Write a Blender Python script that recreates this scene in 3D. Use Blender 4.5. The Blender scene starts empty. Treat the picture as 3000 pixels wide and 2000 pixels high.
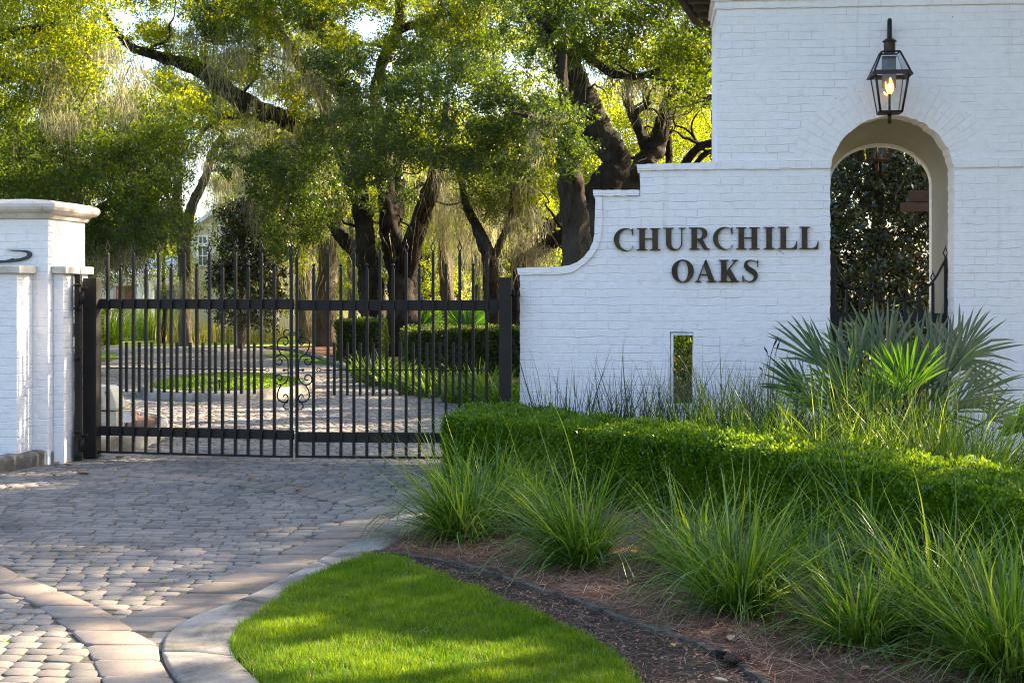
import bpy, bmesh, math, random
import numpy as np
from mathutils import Vector, Matrix
from mathutils.geometry import tessellate_polygon
R = math.radians
rng = np.random.default_rng(7)
random.seed(7)
C = bpy.context.scene.collection
F = 4167.0; HY = 840.0; EYE = 1.7

# ------------------------------------------------------------------ points
def P(px, py, Z):
    return np.array([(px-1500)/F*Z, Z, EYE-(py-HY)/F*Z])
def G(px, py, z=0.0):
    Z = F*(EYE-z)/(py-HY)
    return np.array([(px-1500)/F*Z, Z, z])
class Frame:
    """upright local frame: u along the face, v into it, z up"""
    def __init__(s, px, Z, deg):
        a = R(deg); s.o = np.array([(px-1500)/F*Z, Z]); s.a = a
        s.u = np.array([math.cos(a), -math.sin(a)]); s.v = np.array([math.sin(a), math.cos(a)])
    def w(s, u, v, z):
        p = s.o + s.u*u + s.v*v
        return (p[0], p[1], z)
    def hit(s, px, py, d=0.0):
        r = np.array([(px-1500)/F, 1.0])
        t = (s.v@s.o + d)/(s.v@r)
        q = r*t - s.o
        return (float(s.u@q), EYE-(py-HY)/F*t)

# ------------------------------------------------------------------ objects
def tag(o, label=None, cat=None, group=None, kind=None):
    if label: o['label'] = label
    if cat: o['category'] = cat
    if group: o['group'] = group
    if kind: o['kind'] = kind
    return o
def empty(name, loc, label, cat, group=None):
    o = bpy.data.objects.new(name, None); C.objects.link(o); o.location = loc
    o.empty_display_size = .1
    return tag(o, label, cat, group)
def link(name, me, mat, parent=None, smooth=False):
    if mat is not None: me.materials.append(mat)
    o = bpy.data.objects.new(name, me); C.objects.link(o)
    if parent is not None:
        o.parent = parent
        o.matrix_parent_inverse = Matrix.Translation(parent.location).inverted()
    if smooth: me.shade_smooth()
    return o
class MB:
    """collects shapes in world coordinates, then links them as one mesh"""
    def __init__(s): s.bm = bmesh.new(); s.uv = s.bm.loops.layers.uv.new('UVMap')
    def face(s, pts, uvs=None):
        vs = [s.bm.verts.new(p) for p in pts]
        try: f = s.bm.faces.new(vs)
        except ValueError: return
        if uvs:
            for l, q in zip(f.loops, uvs): l[s.uv].uv = q
        return f
    def box(s, fr, u0, u1, v0, v1, z0, z1):
        c = [fr.w(u, v, z) for z in (z0, z1) for v in (v0, v1) for u in (u0, u1)]
        vs = [s.bm.verts.new(p) for p in c]
        uu = lambda a: a
        quads = [((0,1,5,4),'f'),((3,2,6,7),'f'),((1,3,7,5),'s'),((2,0,4,6),'s'),((4,5,7,6),'t'),((2,3,1,0),'t')]
        L = [(u,v,z) for z in (z0,z1) for v in (v0,v1) for u in (u0,u1)]
        for q, k in quads:
            f = s.bm.faces.new([vs[i] for i in q])
            for l, i in zip(f.loops, q):
                u,v,z = L[i]
                l[s.uv].uv = (u,z) if k=='f' else ((v+.11,z) if k=='s' else (u,v))
    def tube(s, pts, rad, n=8, caps=True):
        pts = [Vector(p) for p in pts]; m = len(pts)
        if not hasattr(rad, '__len__'): rad = [rad]*m
        rings = []; up = None; L = 0
        for i, p in enumerate(pts):
            t = (pts[min(i+1,m-1)]-pts[max(i-1,0)]).normalized()
            if up is None:
                up = t.orthogonal().normalized()
            else:
                up = (up - t*up.dot(t)); up = up.normalized() if up.length>1e-6 else t.orthogonal().normalized()
            b = t.cross(up)
            rings.append([s.bm.verts.new(p+(up*math.cos(2*math.pi*k/n)+b*math.sin(2*math.pi*k/n))*rad[i]) for k in range(n)])
        for i in range(m-1):
            L2 = L+(pts[i+1]-pts[i]).length
            for k in range(n):
                k2 = (k+1)%n
                f = s.bm.faces.new((rings[i][k],rings[i][k2],rings[i+1][k2],rings[i+1][k]))
                for l,q in zip(f.loops, ((k/n,L),((k+1)/n,L),((k+1)/n,L2),(k/n,L2))): l[s.uv].uv=q
                f.smooth = True
            L = L2
        if caps:
            s.bm.faces.new(rings[0][::-1]); s.bm.faces.new(rings[-1])
    def ball(s, c, r, sc=(1,1,1), n=8):
        ret = bmesh.ops.create_uvsphere(s.bm, u_segments=n*2, v_segments=n, radius=r)
        for v in ret['verts']:
            v.co = Vector((v.co.x*sc[0], v.co.y*sc[1], v.co.z*sc[2])) + Vector(c)
    def lathe(s, c, prof, n=20):
        rings = []
        for r, z in prof:
            rings.append([s.bm.verts.new((c[0]+r*math.cos(2*math.pi*k/n), c[1]+r*math.sin(2*math.pi*k/n), c[2]+z)) for k in range(n)])
        for a, b in zip(rings, rings[1:]):
            for k in range(n): s.bm.faces.new((a[k],a[(k+1)%n],b[(k+1)%n],b[k]))
        s.bm.faces.new(rings[0][::-1]); s.bm.faces.new(rings[-1])
    def prism(s, fr, loops, v0, v1, sides=True, back=True):
        """loops of (u,z): outer first, then holes; solid from v0 to v1"""
        flat = [p for l in loops for p in l]
        tris = tessellate_polygon([[Vector((p[0],p[1],0)) for p in l] for l in loops])
        fv = [s.bm.verts.new(fr.w(p[0],v0,p[1])) for p in flat]
        bv = [s.bm.verts.new(fr.w(p[0],v1,p[1])) for p in flat]
        for t in tris:
            for vs in ((fv,bv) if back else (fv,)):
                try:
                    f = s.bm.faces.new([vs[i] for i in t])
                    for l,i in zip(f.loops,t): l[s.uv].uv = flat[i]
                except ValueError: pass
        if sides:
            k = 0
            for l in loops:
                n = len(l)
                for i in range(n):
                    a, b = k+i, k+(i+1)%n
                    try: f = s.bm.faces.new((fv[a],fv[b],bv[b],bv[a]))
                    except ValueError: continue
                    du = abs(flat[a][0]-flat[b][0]); dz = abs(flat[a][1]-flat[b][1])
                    for lp, (i2, vv) in zip(f.loops, ((a,v0),(b,v0),(b,v1),(a,v1))):
                        lp[s.uv].uv = (vv+.11, flat[i2][1]) if dz>du*.3 else (flat[i2][0], vv)
                k += n
    def done(s, name, mat, parent=None, bevel=0, smooth=False, recalc=True):
        if recalc: bmesh.ops.recalc_face_normals(s.bm, faces=s.bm.faces)
        me = bpy.data.meshes.new(name); s.bm.to_mesh(me); s.bm.free()
        o = link(name, me, mat, parent, smooth)
        if bevel:
            m = o.modifiers.new('bevel','BEVEL'); m.width = bevel; m.segments = 2; m.limit_method='ANGLE'
        return o
def raw_mesh(name, V, nper, mat, parent=None, var=None, faces=None, smooth=False):
    """big meshes from numpy. V: (N,3) verts; every nper verts are one face, or explicit (M,k) faces"""
    me = bpy.data.meshes.new(name)
    V = np.ascontiguousarray(V, dtype=np.float32)
    if faces is None:
        nf = len(V)//nper; idx = np.arange(len(V), dtype=np.int32); k = nper
    else:
        nf, k = faces.shape; idx = np.ascontiguousarray(faces.ravel(), dtype=np.int32)
    me.vertices.add(len(V)); me.vertices.foreach_set('co', V.ravel())
    me.loops.add(len(idx)); me.loops.foreach_set('vertex_index', idx)
    me.polygons.add(nf)
    me.polygons.foreach_set('loop_start', np.arange(0, nf*k, k, dtype=np.int32))
    me.polygons.foreach_set('loop_total', np.full(nf, k, dtype=np.int32))
    if var is not None:
        at = me.attributes.new('var','FLOAT','FACE'); at.data.foreach_set('value', np.ascontiguousarray(var,dtype=np.float32))
    me.update(calc_edges=True)
    if smooth: me.polygons.foreach_set('use_smooth', np.ones(nf, dtype=bool))
    return link(name, me, mat, parent)

# ------------------------------------------------------------------ materials
class NT:
    def __init__(s, name):
        s.m = bpy.data.materials.new(name); s.m.use_nodes = True; s.t = s.m.node_tree
        s.b = s.t.nodes['Principled BSDF']; s.out = s.t.nodes['Material Output']
    def n(s, typ, **kw):
        nd = s.t.nodes.new(typ)
        for k, v in kw.items():
            if k in nd.inputs: nd.inputs[k].default_value = v
            else: setattr(nd, k, v)
        return nd
    def l(s, a, b): s.t.links.new(a, b)
    def ramp(s, fac, stops):
        r = s.n('ShaderNodeValToRGB'); e = r.color_ramp.elements
        while len(e) < len(stops): e.new(.5)
        for el, (p, c) in zip(e, stops):
            el.position = p; el.color = (c[0],c[1],c[2],1) if hasattr(c,'__len__') else (c,c,c,1)
        s.l(fac, r.inputs['Fac']); return r.outputs['Color']
    def noise(s, vec, scale, detail=4, rough=.55, dist=0):
        nd = s.n('ShaderNodeTexNoise'); nd.inputs['Scale'].default_value=scale
        nd.inputs['Detail'].default_value=detail; nd.inputs['Roughness'].default_value=rough
        nd.inputs['Distortion'].default_value=dist
        if vec is not None: s.l(vec, nd.inputs['Vector'])
        return nd
    def mix(s, fac, a, b, mode='MIX'):
        nd = s.n('ShaderNodeMix', data_type='RGBA', blend_type=mode)
        for sock, val in ((nd.inputs['Factor'],fac),(nd.inputs[6],a),(nd.inputs[7],b)):
            if hasattr(val,'links'): s.l(val, sock)
            else: sock.default_value = val if not hasattr(val,'__len__') else (*val[:3],1)
        return nd.outputs[2]
    def math(s, op, a, b=0.0):
        nd = s.n('ShaderNodeMath', operation=op)
        for sock, val in ((nd.inputs[0],a),(nd.inputs[1],b)):
            if hasattr(val,'links'): s.l(val, sock)
            else: sock.default_value = val
        return nd.outputs[0]
    def bump(s, h, strength=.5, dist=.01, prev=None):
        nd = s.n('ShaderNodeBump'); nd.inputs['Strength'].default_value=strength; nd.inputs['Distance'].default_value=dist
        s.l(h, nd.inputs['Height'])
        if prev is not None: s.l(prev, nd.inputs['Normal'])
        s.l(nd.outputs['Normal'], s.b.inputs['Normal']); return nd.outputs['Normal']
    def set(s, **kw):
        for k, v in kw.items():
            k = k.replace('_',' ')
            sock = s.b.inputs[k]
            if hasattr(v,'links'): s.l(v, sock)
            else: sock.default_value = v if not hasattr(v,'__len__') else (*v[:3],1)

def mat_simple(name, col, rough=.6, metal=0, spec=.5, nscale=8, namp=.25, bump=0, bscale=60):
    t = NT(name); tc = t.n('ShaderNodeTexCoord').outputs['Object']
    n = t.noise(tc, nscale, 5).outputs['Fac']
    lo = [c*(1-namp) for c in col]; hi = [min(1,c*(1+namp)) for c in col]
    t.set(Base_Color=t.ramp(n, [(.3,lo),(.7,hi)]), Roughness=rough, Metallic=metal, Specular_IOR_Level=spec)
    if bump: t.bump(t.noise(tc, bscale, 6).outputs['Fac'], bump, .01)
    return t.m
def mat_brick(name, rot=False, w=.214, h=.0760, vertical=False, base=(.90,.852,.86), JD=.31):
    t = NT(name); uv = t.n('ShaderNodeUVMap').outputs['UV']
    nz = t.noise(uv, 7, 3); 
    off = t.n('ShaderNodeVectorMath', operation='SUBTRACT'); t.l(nz.outputs['Color'], off.inputs[0]); off.inputs[1].default_value=(.5,.5,.5)
    sc = t.n('ShaderNodeVectorMath', operation='SCALE'); t.l(off.outputs[0], sc.inputs[0]); sc.inputs['Scale'].default_value=.034
    add = t.n('ShaderNodeVectorMath', operation='ADD'); t.l(uv, add.inputs[0]); t.l(sc.outputs[0], add.inputs[1])
    br = t.n('ShaderNodeTexBrick'); t.l(add.outputs[0], br.inputs['Vector'])
    for k,v in (('Scale',1.0),('Mortar Size',.0085),('Mortar Smooth',1.0),('Brick Width',w),('Row Height',h),('Bias',0.0)): br.inputs[k].default_value=v
    br.inputs['Color1'].default_value=(0,0,0,1); br.inputs['Color2'].default_value=(1,1,1,1); br.inputs['Mortar'].default_value=(.5,.5,.5,1)
    wob = t.noise(uv, 3.1, 3).outputs['Fac']
    inv = t.math('SUBTRACT', 1.0, br.outputs['Fac'])
    # depth of the joints varies: in places the paint fills them
    depth = t.math('MULTIPLY', inv, t.ramp(t.noise(uv, 1.9, 4).outputs['Fac'], [(.36,.05),(.64,1.0)]))
    lumps = t.noise(uv, 15, 7, .60).outputs['Fac']
    chips = t.ramp(t.noise(uv, 48, 4, .5, .6).outputs['Fac'], [(.24,0.0),(.33,1.0)])
    tone = t.math('MULTIPLY', br.outputs['Color'], .22)
    hgt = t.math('ADD', t.math('MULTIPLY', depth, JD), t.math('MULTIPLY', lumps, .80))
    hgt = t.math('ADD', hgt, t.math('MULTIPLY', tone, inv))
    hgt = t.math('ADD', hgt, t.math('MULTIPLY', chips, .10))
    t.bump(hgt, .85, .0135)
    pits = t.ramp(t.noise(uv, 34, 2, .4).outputs['Fac'], [(.20,(.30,.28,.26)),(.235,(1,1,1))])
    big = t.ramp(t.noise(uv, .9, 5).outputs['Fac'], [(.3,[c*.955 for c in base]),(.7,base)])
    grime = t.ramp(t.noise(uv, 11, 5).outputs['Fac'], [(.42,(1,1,1)),(.78,(.93,.925,.91))])
    mp = t.n('ShaderNodeMapping'); mp.inputs['Scale'].default_value=(9,.55,1); t.l(uv, mp.inputs['Vector'])
    drip = t.ramp(t.noise(mp.outputs[0], 1.0, 6, .65).outputs['Fac'], [(.58,(1,1,1)),(.80,(.86,.845,.80))])
    spot = t.ramp(t.noise(uv, 5.5, 6, .7).outputs['Fac'], [(.60,(1,1,1)),(.78,(.84,.83,.79))])
    col = t.mix(1.0, t.mix(1.0, t.mix(1.0, big, drip, 'MULTIPLY'), spot, 'MULTIPLY'), t.mix(1.0, grime, pits, 'MULTIPLY'), 'MULTIPLY')
    t.set(Base_Color=col, Roughness=.62, Specular_IOR_Level=.35)
    return t.m
def mat_leaf(name, c0, c1, trans=.45, rough=.45, tcol=None, gloss=.3):
    """leaf colour runs from c0 to c1 with the per-face value 'var'; light shines through"""
    t = NT(name); a = t.n('ShaderNodeAttribute', attribute_name='var').outputs['Fac']
    mid = [(x+y)/2 for x,y in zip(c0,c1)]
    col = t.ramp(a, [(0,c0),(.55,mid),(1,c1)])
    t.set(Base_Color=col, Roughness=rough, Specular_IOR_Level=gloss)
    tr = t.n('ShaderNodeBsdfTranslucent')
    tc = tcol or (1.0,1.0,1.0)
    t.l(t.mix(1.0, col, tc, 'MULTIPLY') if tcol is None else t.mix(1.0, t.mix(.0,col,col), [x for x in tc], 'MULTIPLY'), tr.inputs['Color'])
    mx = t.n('ShaderNodeMixShader'); mx.inputs[0].default_value = trans
    t.l(t.b.outputs[0], mx.inputs[1]); t.l(tr.outputs[0], mx.inputs[2]); t.l(mx.outputs[0], t.out.inputs['Surface'])
    return t.m
def mat_leaf2(name, c0, c1, tc0, tc1, trans=.5, rough=.45, gloss=.3):
    """as mat_leaf, but the light that comes through has its own (yellower) colours"""
    t = NT(name); a = t.n('ShaderNodeAttribute', attribute_name='var').outputs['Fac']
    t.set(Base_Color=t.ramp(a, [(0,c0),(1,c1)]), Roughness=rough, Specular_IOR_Level=gloss)
    tr = t.n('ShaderNodeBsdfTranslucent'); t.l(t.ramp(a, [(0,tc0),(1,tc1)]), tr.inputs['Color'])
    mx = t.n('ShaderNodeMixShader'); mx.inputs[0].default_value = trans
    t.l(t.b.outputs[0], mx.inputs[1]); t.l(tr.outputs[0], mx.inputs[2]); t.l(mx.outputs[0], t.out.inputs['Surface'])
    return t.m
M = {}
M['brick'] = mat_brick('white_painted_brick')
M['ring'] = mat_brick('white_painted_arch_brick', w=.215, h=.071, JD=.32)
M['brick2'] = mat_brick('white_painted_pillar_brick', w=.208, h=.0735, base=(.82,.795,.795))
def m():
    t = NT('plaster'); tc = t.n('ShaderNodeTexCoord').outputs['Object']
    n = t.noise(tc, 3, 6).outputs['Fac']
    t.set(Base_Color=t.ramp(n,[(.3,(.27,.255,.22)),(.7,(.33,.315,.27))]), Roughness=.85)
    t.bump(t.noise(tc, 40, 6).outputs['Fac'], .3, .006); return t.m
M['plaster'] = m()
def m():
    t = NT('cast_stone'); tc = t.n('ShaderNodeTexCoord').outputs['Object']
    n = t.noise(tc, 5, 6).outputs['Fac']; p = t.ramp(t.noise(tc, 70, 3).outputs['Fac'], [(.30,(.35,.3,.25)),(.38,(1,1,1))])
    t.set(Base_Color=t.mix(1,t.ramp(n,[(.25,(.40,.34,.27)),(.5,(.56,.50,.43)),(.75,(.62,.58,.52))]),p,'MULTIPLY'), Roughness=.8)
    t.bump(t.noise(tc, 45, 6).outputs['Fac'], .35, .008); return t.m
M['stone'] = m()
def m(name, c0, c1, dirt, ds=2.2):
    t = NT(name); tc = t.n('ShaderNodeTexCoord').outputs['Object']
    n = t.noise(tc, 60, 5, .7).outputs['Fac']; d = t.noise(tc, ds, 6, .65, .4).outputs['Fac']
    col = t.mix(t.ramp(d,[(.40,0.0),(.60,.9)]), t.ramp(n,[(.3,c0),(.7,c1)]), dirt)
    t.set(Base_Color=col, Roughness=.9, Specular_IOR_Level=.25); t.bump(n, .5, .006); return t.m
M['concrete'] = m('weathered_concrete', (.25,.225,.195), (.35,.32,.28), (.085,.078,.065))
M['pale_concrete'] = m('pale_concrete', (.46,.42,.35), (.60,.56,.48), (.25,.20,.13))
M['timber_edge'] = m('old_edging', (.07,.06,.05), (.13,.115,.095), (.025,.022,.018), 14)
def m(name, c0, c1, pink):
    t = NT(name); tc = t.n('ShaderNodeTexCoord').outputs['Object']
    a = t.n('ShaderNodeAttribute', attribute_name='var').outputs['Fac']
    sp = t.noise(tc, 170, 3, .7).outputs['Fac']; bigd = t.noise(tc, .9, 5, .6, .5).outputs['Fac']; mid = t.noise(tc, 14, 5, .6).outputs['Fac']
    col = t.ramp(a,[(0,c0),(.55,c1),(1,pink)])
    col = t.mix(1, col, t.ramp(sp,[(.3,(.72,.72,.72)),(.7,(1.18,1.18,1.18))]), 'MULTIPLY')
    col = t.mix(1, col, t.ramp(bigd,[(.30,(.50,.50,.52)),(.48,(.90,.90,.90)),(.7,(1.14,1.12,1.10))]), 'MULTIPLY')
    col = t.mix(1, col, t.ramp(mid,[(.3,(.84,.84,.84)),(.7,(1.08,1.08,1.08))]), 'MULTIPLY')
    t.set(Base_Color=col, Roughness=.85, Specular_IOR_Level=.3)
    t.bump(t.noise(tc, 90, 5, .7).outputs['Fac'], .35, .004); return t.m
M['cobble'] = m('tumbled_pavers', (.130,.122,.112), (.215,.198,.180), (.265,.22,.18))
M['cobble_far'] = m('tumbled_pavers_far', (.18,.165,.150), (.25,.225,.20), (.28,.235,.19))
M['band'] = m('border_pavers', (.185,.152,.128), (.24,.203,.172), (.28,.24,.205))
def m():
    t = NT('joint_sand'); tc = t.n('ShaderNodeTexCoord').outputs['Object']
    n = t.noise(tc, 30, 5, .7).outputs['Fac']; g = t.noise(tc, 3.5, 4, .6).outputs['Fac']
    col = t.mix(t.ramp(g,[(.55,0.0),(.66,.8)]), t.ramp(n,[(.3,(.055,.048,.04)),(.7,(.13,.115,.095))]), (.05,.07,.02))
    t.set(Base_Color=col, Roughness=1.0, Specular_IOR_Level=.1); t.bump(n, .6, .01); return t.m
M['joint'] = m()
def m():
    t = NT('road_pavers_far'); tc = t.n('ShaderNodeTexCoord').outputs['Object']
    br = t.n('ShaderNodeTexBrick'); t.l(tc, br.inputs['Vector'])
    for k,v in (('Scale',1.0),('Mortar Size',.006),('Brick Width',.2),('Row Height',.13)): br.inputs[k].default_value=v
    br.inputs['Color1'].default_value=(.22,.20,.19,1); br.inputs['Color2'].default_value=(.28,.25,.23,1); br.inputs['Mortar'].default_value=(.10,.09,.08,1)
    big = t.ramp(t.noise(tc, .6, 5).outputs['Fac'], [(.3,(.8,.8,.8)),(.7,(1.1,1.08,1.05))])
    t.set(Base_Color=t.mix(1,br.outputs['Color'],big,'MULTIPLY'), Roughness=.9); return t.m
M['road_far'] = m()
def m(name, cols, scale=9, bd=.03):
    t = NT(name); tc = t.n('ShaderNodeTexCoord').outputs['Object']
    n = t.noise(tc, scale, 8, .7).outputs['Fac']
    t.set(Base_Color=t.ramp(n, cols), Roughness=1.0, Specular_IOR_Level=.1)
    t.bump(t.noise(tc, scale*5, 6, .7).outputs['Fac'], .8, bd); return t.m
M['ground'] = m('leaf_littered_ground', [(.3,(.07,.075,.02)),(.5,(.11,.12,.035)),(.7,(.20,.15,.07))], 1.2)
M['mulch'] = m('pine_straw_bed', [(.3,(.05,.028,.02)),(.55,(.15,.085,.06)),(.75,(.27,.17,.12))], 14)
M['soil'] = m('bare_dark_soil', [(.3,(.022,.019,.015)),(.6,(.07,.058,.045)),(.8,(.13,.11,.09))], 16)
M['lawn_soil'] = m('lawn_soil', [(.3,(.018,.03,.007)),(.7,(.04,.06,.014))], 20)
M['far_grass'] = m('sunny_grass', [(.3,(.13,.20,.03)),(.7,(.24,.30,.05))], 4)
M['black_iron'] = mat_simple('black_painted_iron', (.007,.0065,.0065), .5, 0, .3, 6, .2)
M['dark_bronze_paint'] = mat_simple('dark_brown_painted_steel', (.022,.018,.015), .6, 0, .25, 6, .15, .05, 300)
M['black_post'] = mat_simple('black_painted_steel', (.0075,.007,.0065), .5, 0, .3, 4, .15)
def m():
    t = NT('dark_bronze'); tc = t.n('ShaderNodeTexCoord').outputs['Object']
    n = t.noise(tc, 7, 5, .6, .5).outputs['Fac']
    t.set(Base_Color=t.ramp(n,[(.3,(.020,.015,.010)),(.5,(.042,.029,.016)),(.72,(.075,.046,.022))]), Roughness=.42, Metallic=.55); return t.m
M['bronze'] = m()
M['copper'] = mat_simple('aged_copper', (.045,.026,.020), .5, .5, .5, 22, .5, .3, 90)
M['emblem'] = mat_simple('slate_black_metal', (.028,.032,.04), .5, .1, .5)
def m():
    t = NT('lantern_glass'); t.b.inputs['Roughness'].default_value=.02
    gl = t.n('ShaderNodeBsdfGlossy'); gl.inputs['Roughness'].default_value=.03
    tr = t.n('ShaderNodeBsdfTransparent'); tr.inputs['Color'].default_value=(.93,.95,.95,1)
    fr = t.n('ShaderNodeFresnel'); fr.inputs['IOR'].default_value=1.45
    f2 = t.math('MULTIPLY', fr.outputs[0], .8)
    mx = t.n('ShaderNodeMixShader'); t.l(f2, mx.inputs[0]); t.l(tr.outputs[0], mx.inputs[1]); t.l(gl.outputs[0], mx.inputs[2])
    t.l(mx.outputs[0], t.out.inputs['Surface']); return t.m
M['glass'] = m()
def m(name, c, s):
    t = NT(name); e = t.n('ShaderNodeEmission'); e.inputs['Color'].default_value=(*c,1); e.inputs['Strength'].default_value=s
    t.l(e.outputs[0], t.out.inputs['Surface']); return t.m
M['flame'] = m('gas_flame', (1.0,.42,.06), 1.6)
M['flame_core'] = m('gas_flame_core', (1.0,.80,.35), 2.6)
def m(name, dark, mid, light):
    t = NT(name); uv = t.n('ShaderNodeTexCoord').outputs['Object']
    mp = t.n('ShaderNodeMapping'); mp.inputs['Scale'].default_value=(1,1,.16); t.l(uv, mp.inputs['Vector'])
    n1 = t.noise(mp.outputs[0], 11, 9, .78, .9).outputs['Fac']; n2 = t.noise(uv, 1.3, 4).outputs['Fac']
    col = t.mix(t.ramp(n2,[(.45,0.0),(.7,.6)]), t.ramp(n1,[(.32,dark),(.52,mid),(.75,light)]), (.16,.15,.12))
    t.set(Base_Color=col, Roughness=.95, Specular_IOR_Level=.15); t.bump(n1, 1.0, .16); return t.m
M['bark'] = m('oak_bark', (.014,.011,.0085), (.042,.032,.024), (.095,.075,.057))
M['bark_mid'] = m('grey_brown_oak_bark', (.026,.020,.015), (.080,.062,.047), (.17,.138,.108))
M['bark_pale'] = m('pale_oak_bark', (.055,.040,.030), (.14,.108,.082), (.26,.21,.165))
# foliage: (reflected dark, light) and what shines through
M['leaf_yellow'] = mat_leaf2('oak_leaves_backlit', (.030,.065,.005),(.11,.15,.008),(.15,.26,.004),(.74,.72,.014), .54, .6, .2)  # yellower, brighter copy of the oak leaves: backlight put into the colour
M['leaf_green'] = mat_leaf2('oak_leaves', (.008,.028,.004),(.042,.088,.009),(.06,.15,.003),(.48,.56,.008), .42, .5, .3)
M['leaf_deep'] = mat_leaf2('oak_leaves_shaded', (.007,.024,.005),(.036,.082,.014),(.04,.11,.004),(.34,.46,.008), .33, .42, .45)  # darker copy of the oak leaves: crown shade put into the colour
M['leaf_magnolia'] = mat_leaf2('magnolia_leaves', (.006,.015,.006),(.026,.050,.018),(.02,.04,.004),(.34,.26,.02), .15, .22, .6)
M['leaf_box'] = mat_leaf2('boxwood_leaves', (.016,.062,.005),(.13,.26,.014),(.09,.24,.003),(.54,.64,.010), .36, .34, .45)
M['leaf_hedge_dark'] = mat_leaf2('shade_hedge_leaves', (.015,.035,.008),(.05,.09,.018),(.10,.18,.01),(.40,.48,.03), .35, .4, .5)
M['fern'] = mat_leaf2('fern_leaves', (.025,.070,.006),(.08,.16,.014),(.10,.22,.006),(.34,.44,.02), .45)
M['ground_cover'] = mat_leaf2('ground_cover_leaves', (.04,.11,.01),(.12,.22,.02),(.15,.32,.01),(.50,.62,.03), .45)
M['blade'] = mat_leaf2('ornamental_grass_blades', (.012,.054,.004),(.20,.31,.06),(.08,.24,.004),(.58,.68,.03), .38, .38, .4)
M['blade_dull'] = mat_leaf2('dull_stiff_blades', (.022,.048,.014),(.10,.078,.062),(.04,.09,.01),(.16,.17,.07), .3, .45, .4)  # stiff tufts run from dull green to purplish brown
M['leaf_strap'] = mat_leaf2('dark_strap_leaves', (.014,.055,.007),(.09,.17,.035),(.06,.18,.005),(.35,.46,.02), .35, .35, .5)
M['lawn'] = mat_leaf2('lawn_blades', (.022,.080,.003),(.155,.245,.014),(.09,.27,.003),(.52,.62,.015), .42, .5, .3)
M['reed'] = mat_leaf2('dry_gold_reeds', (.10,.12,.03),(.26,.22,.07),(.25,.26,.03),(.62,.52,.10), .5, .5, .3)
M['frond'] = mat_leaf2('palmetto_blades', (.014,.060,.010),(.14,.145,.105),(.06,.17,.010),(.24,.32,.08), .25, .42, .5)
M['frond_bright'] = mat_leaf2('bright_palmetto_blades', (.045,.14,.010),(.10,.22,.012),(.10,.28,.006),(.20,.40,.008), .42, .4, .5)  # brighter green than the other fans
M['moss'] = mat_leaf2('spanish_moss', (.11,.115,.08),(.29,.29,.21),(.24,.23,.13),(.64,.60,.36), .5, .9, .1)
def m():
    t = NT('needles'); a = t.n('ShaderNodeAttribute', attribute_name='var').outputs['Fac']
    t.set(Base_Color=t.ramp(a,[(0,(.10,.042,.024)),(.4,(.27,.125,.072)),(.75,(.38,.22,.145)),(1,(.52,.42,.34))]), Roughness=.6, Specular_IOR_Level=.3); return t.m
M['needle'] = m()
M['dead_leaf'] = mat_simple('fallen_brown_leaf', (.28,.13,.05), .6, 0, .4, 30, .4)
M['dead_leaf_pale'] = mat_simple('fallen_pale_leaf', (.48,.38,.25), .6, 0, .4, 30, .3)
M['dead_leaf_gold'] = mat_simple('fallen_golden_leaf', (.50,.30,.04), .5, 0, .4, 30, .3)
M['cone'] = mat_simple('pine_cone', (.11,.06,.045), .8, 0, .3, 30, .4)
M['siding'] = mat_simple('cream_siding', (.62,.56,.44), .7, 0, .3, 2, .05)
M['white_trim'] = mat_simple('white_trim', (.80,.78,.74), .6, 0, .4, 2, .04)
M['metal_roof'] = mat_simple('pale_metal_roof', (.60,.60,.62), .35, .5, .5, 1, .06)
M['red_wood'] = mat_simple('red_stained_wood', (.30,.075,.025), .5, 0, .4, 5, .2)
M['brown_wood'] = mat_simple('brown_stained_beam', (.040,.022,.017), .6, 0, .4, 12, .3, .3, 60)
M['rafter'] = mat_simple('weathered_brown_rafter', (.085,.060,.040), .8, 0, .2, 12, .35, .3, 80)
M['dark'] = mat_simple('dark_opening', (.02,.018,.016), .6)
M['win'] = mat_simple('window_pane', (.10,.13,.12), .08, 0, .8, 3, .4)
M['beige'] = mat_simple('beige_plastic', (.58,.53,.43), .5, 0, .4, 3, .06)
M['grey_metal'] = mat_simple('blue_grey_metal', (.13,.145,.17), .4, .3, .5)
M['steel'] = mat_simple('brushed_steel', (.45,.45,.45), .35, .8, .5)
M['white_paint'] = mat_simple('white_paint', (.8,.8,.8), .5)
M['roof_shingle'] = mat_simple('roof_tile_dark', (.10,.08,.065), .9, 0, .2, 20, .4, .5, 20)
# ================================================================== sign wall and gatehouse
W = Frame(1520, 13.7, 5.5)
def h(px, py, d=0.0): return W.hit(px, py, d)
def jag(pts, amp=.005, step=.0712):
    """a wall edge that wanders a few mm from course to course"""
    out = []
    for a, b in zip(pts, pts[1:]):
        L = math.hypot(b[0]-a[0], b[1]-a[1]); n = max(1, int(L/(step*.5)))
        nx, nz = -(b[1]-a[1])/max(L,1e-6), (b[0]-a[0])/max(L,1e-6)
        for i in range(n):
            t = i/n; k = 0 if i == 0 else random.uniform(-amp, amp)
            out.append((a[0]+(b[0]-a[0])*t+nx*k, a[1]+(b[1]-a[1])*t+nz*k))
    return out
def smooth(pts, n=6):
    P_ = [np.array(p, float) for p in pts]; out = []
    for i in range(len(P_)-1):
        p0 = P_[max(i-1,0)]; p1 = P_[i]; p2 = P_[i+1]; p3 = P_[min(i+2,len(P_)-1)]
        for k in range(n):
            t = k/n
            out.append(.5*((2*p1)+(-p0+p2)*t+(2*p0-5*p1+4*p2-p3)*t*t+(-p0+3*p1-3*p2+p3)*t**3))
    out.append(P_[-1]); return out
TH = .32
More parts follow.
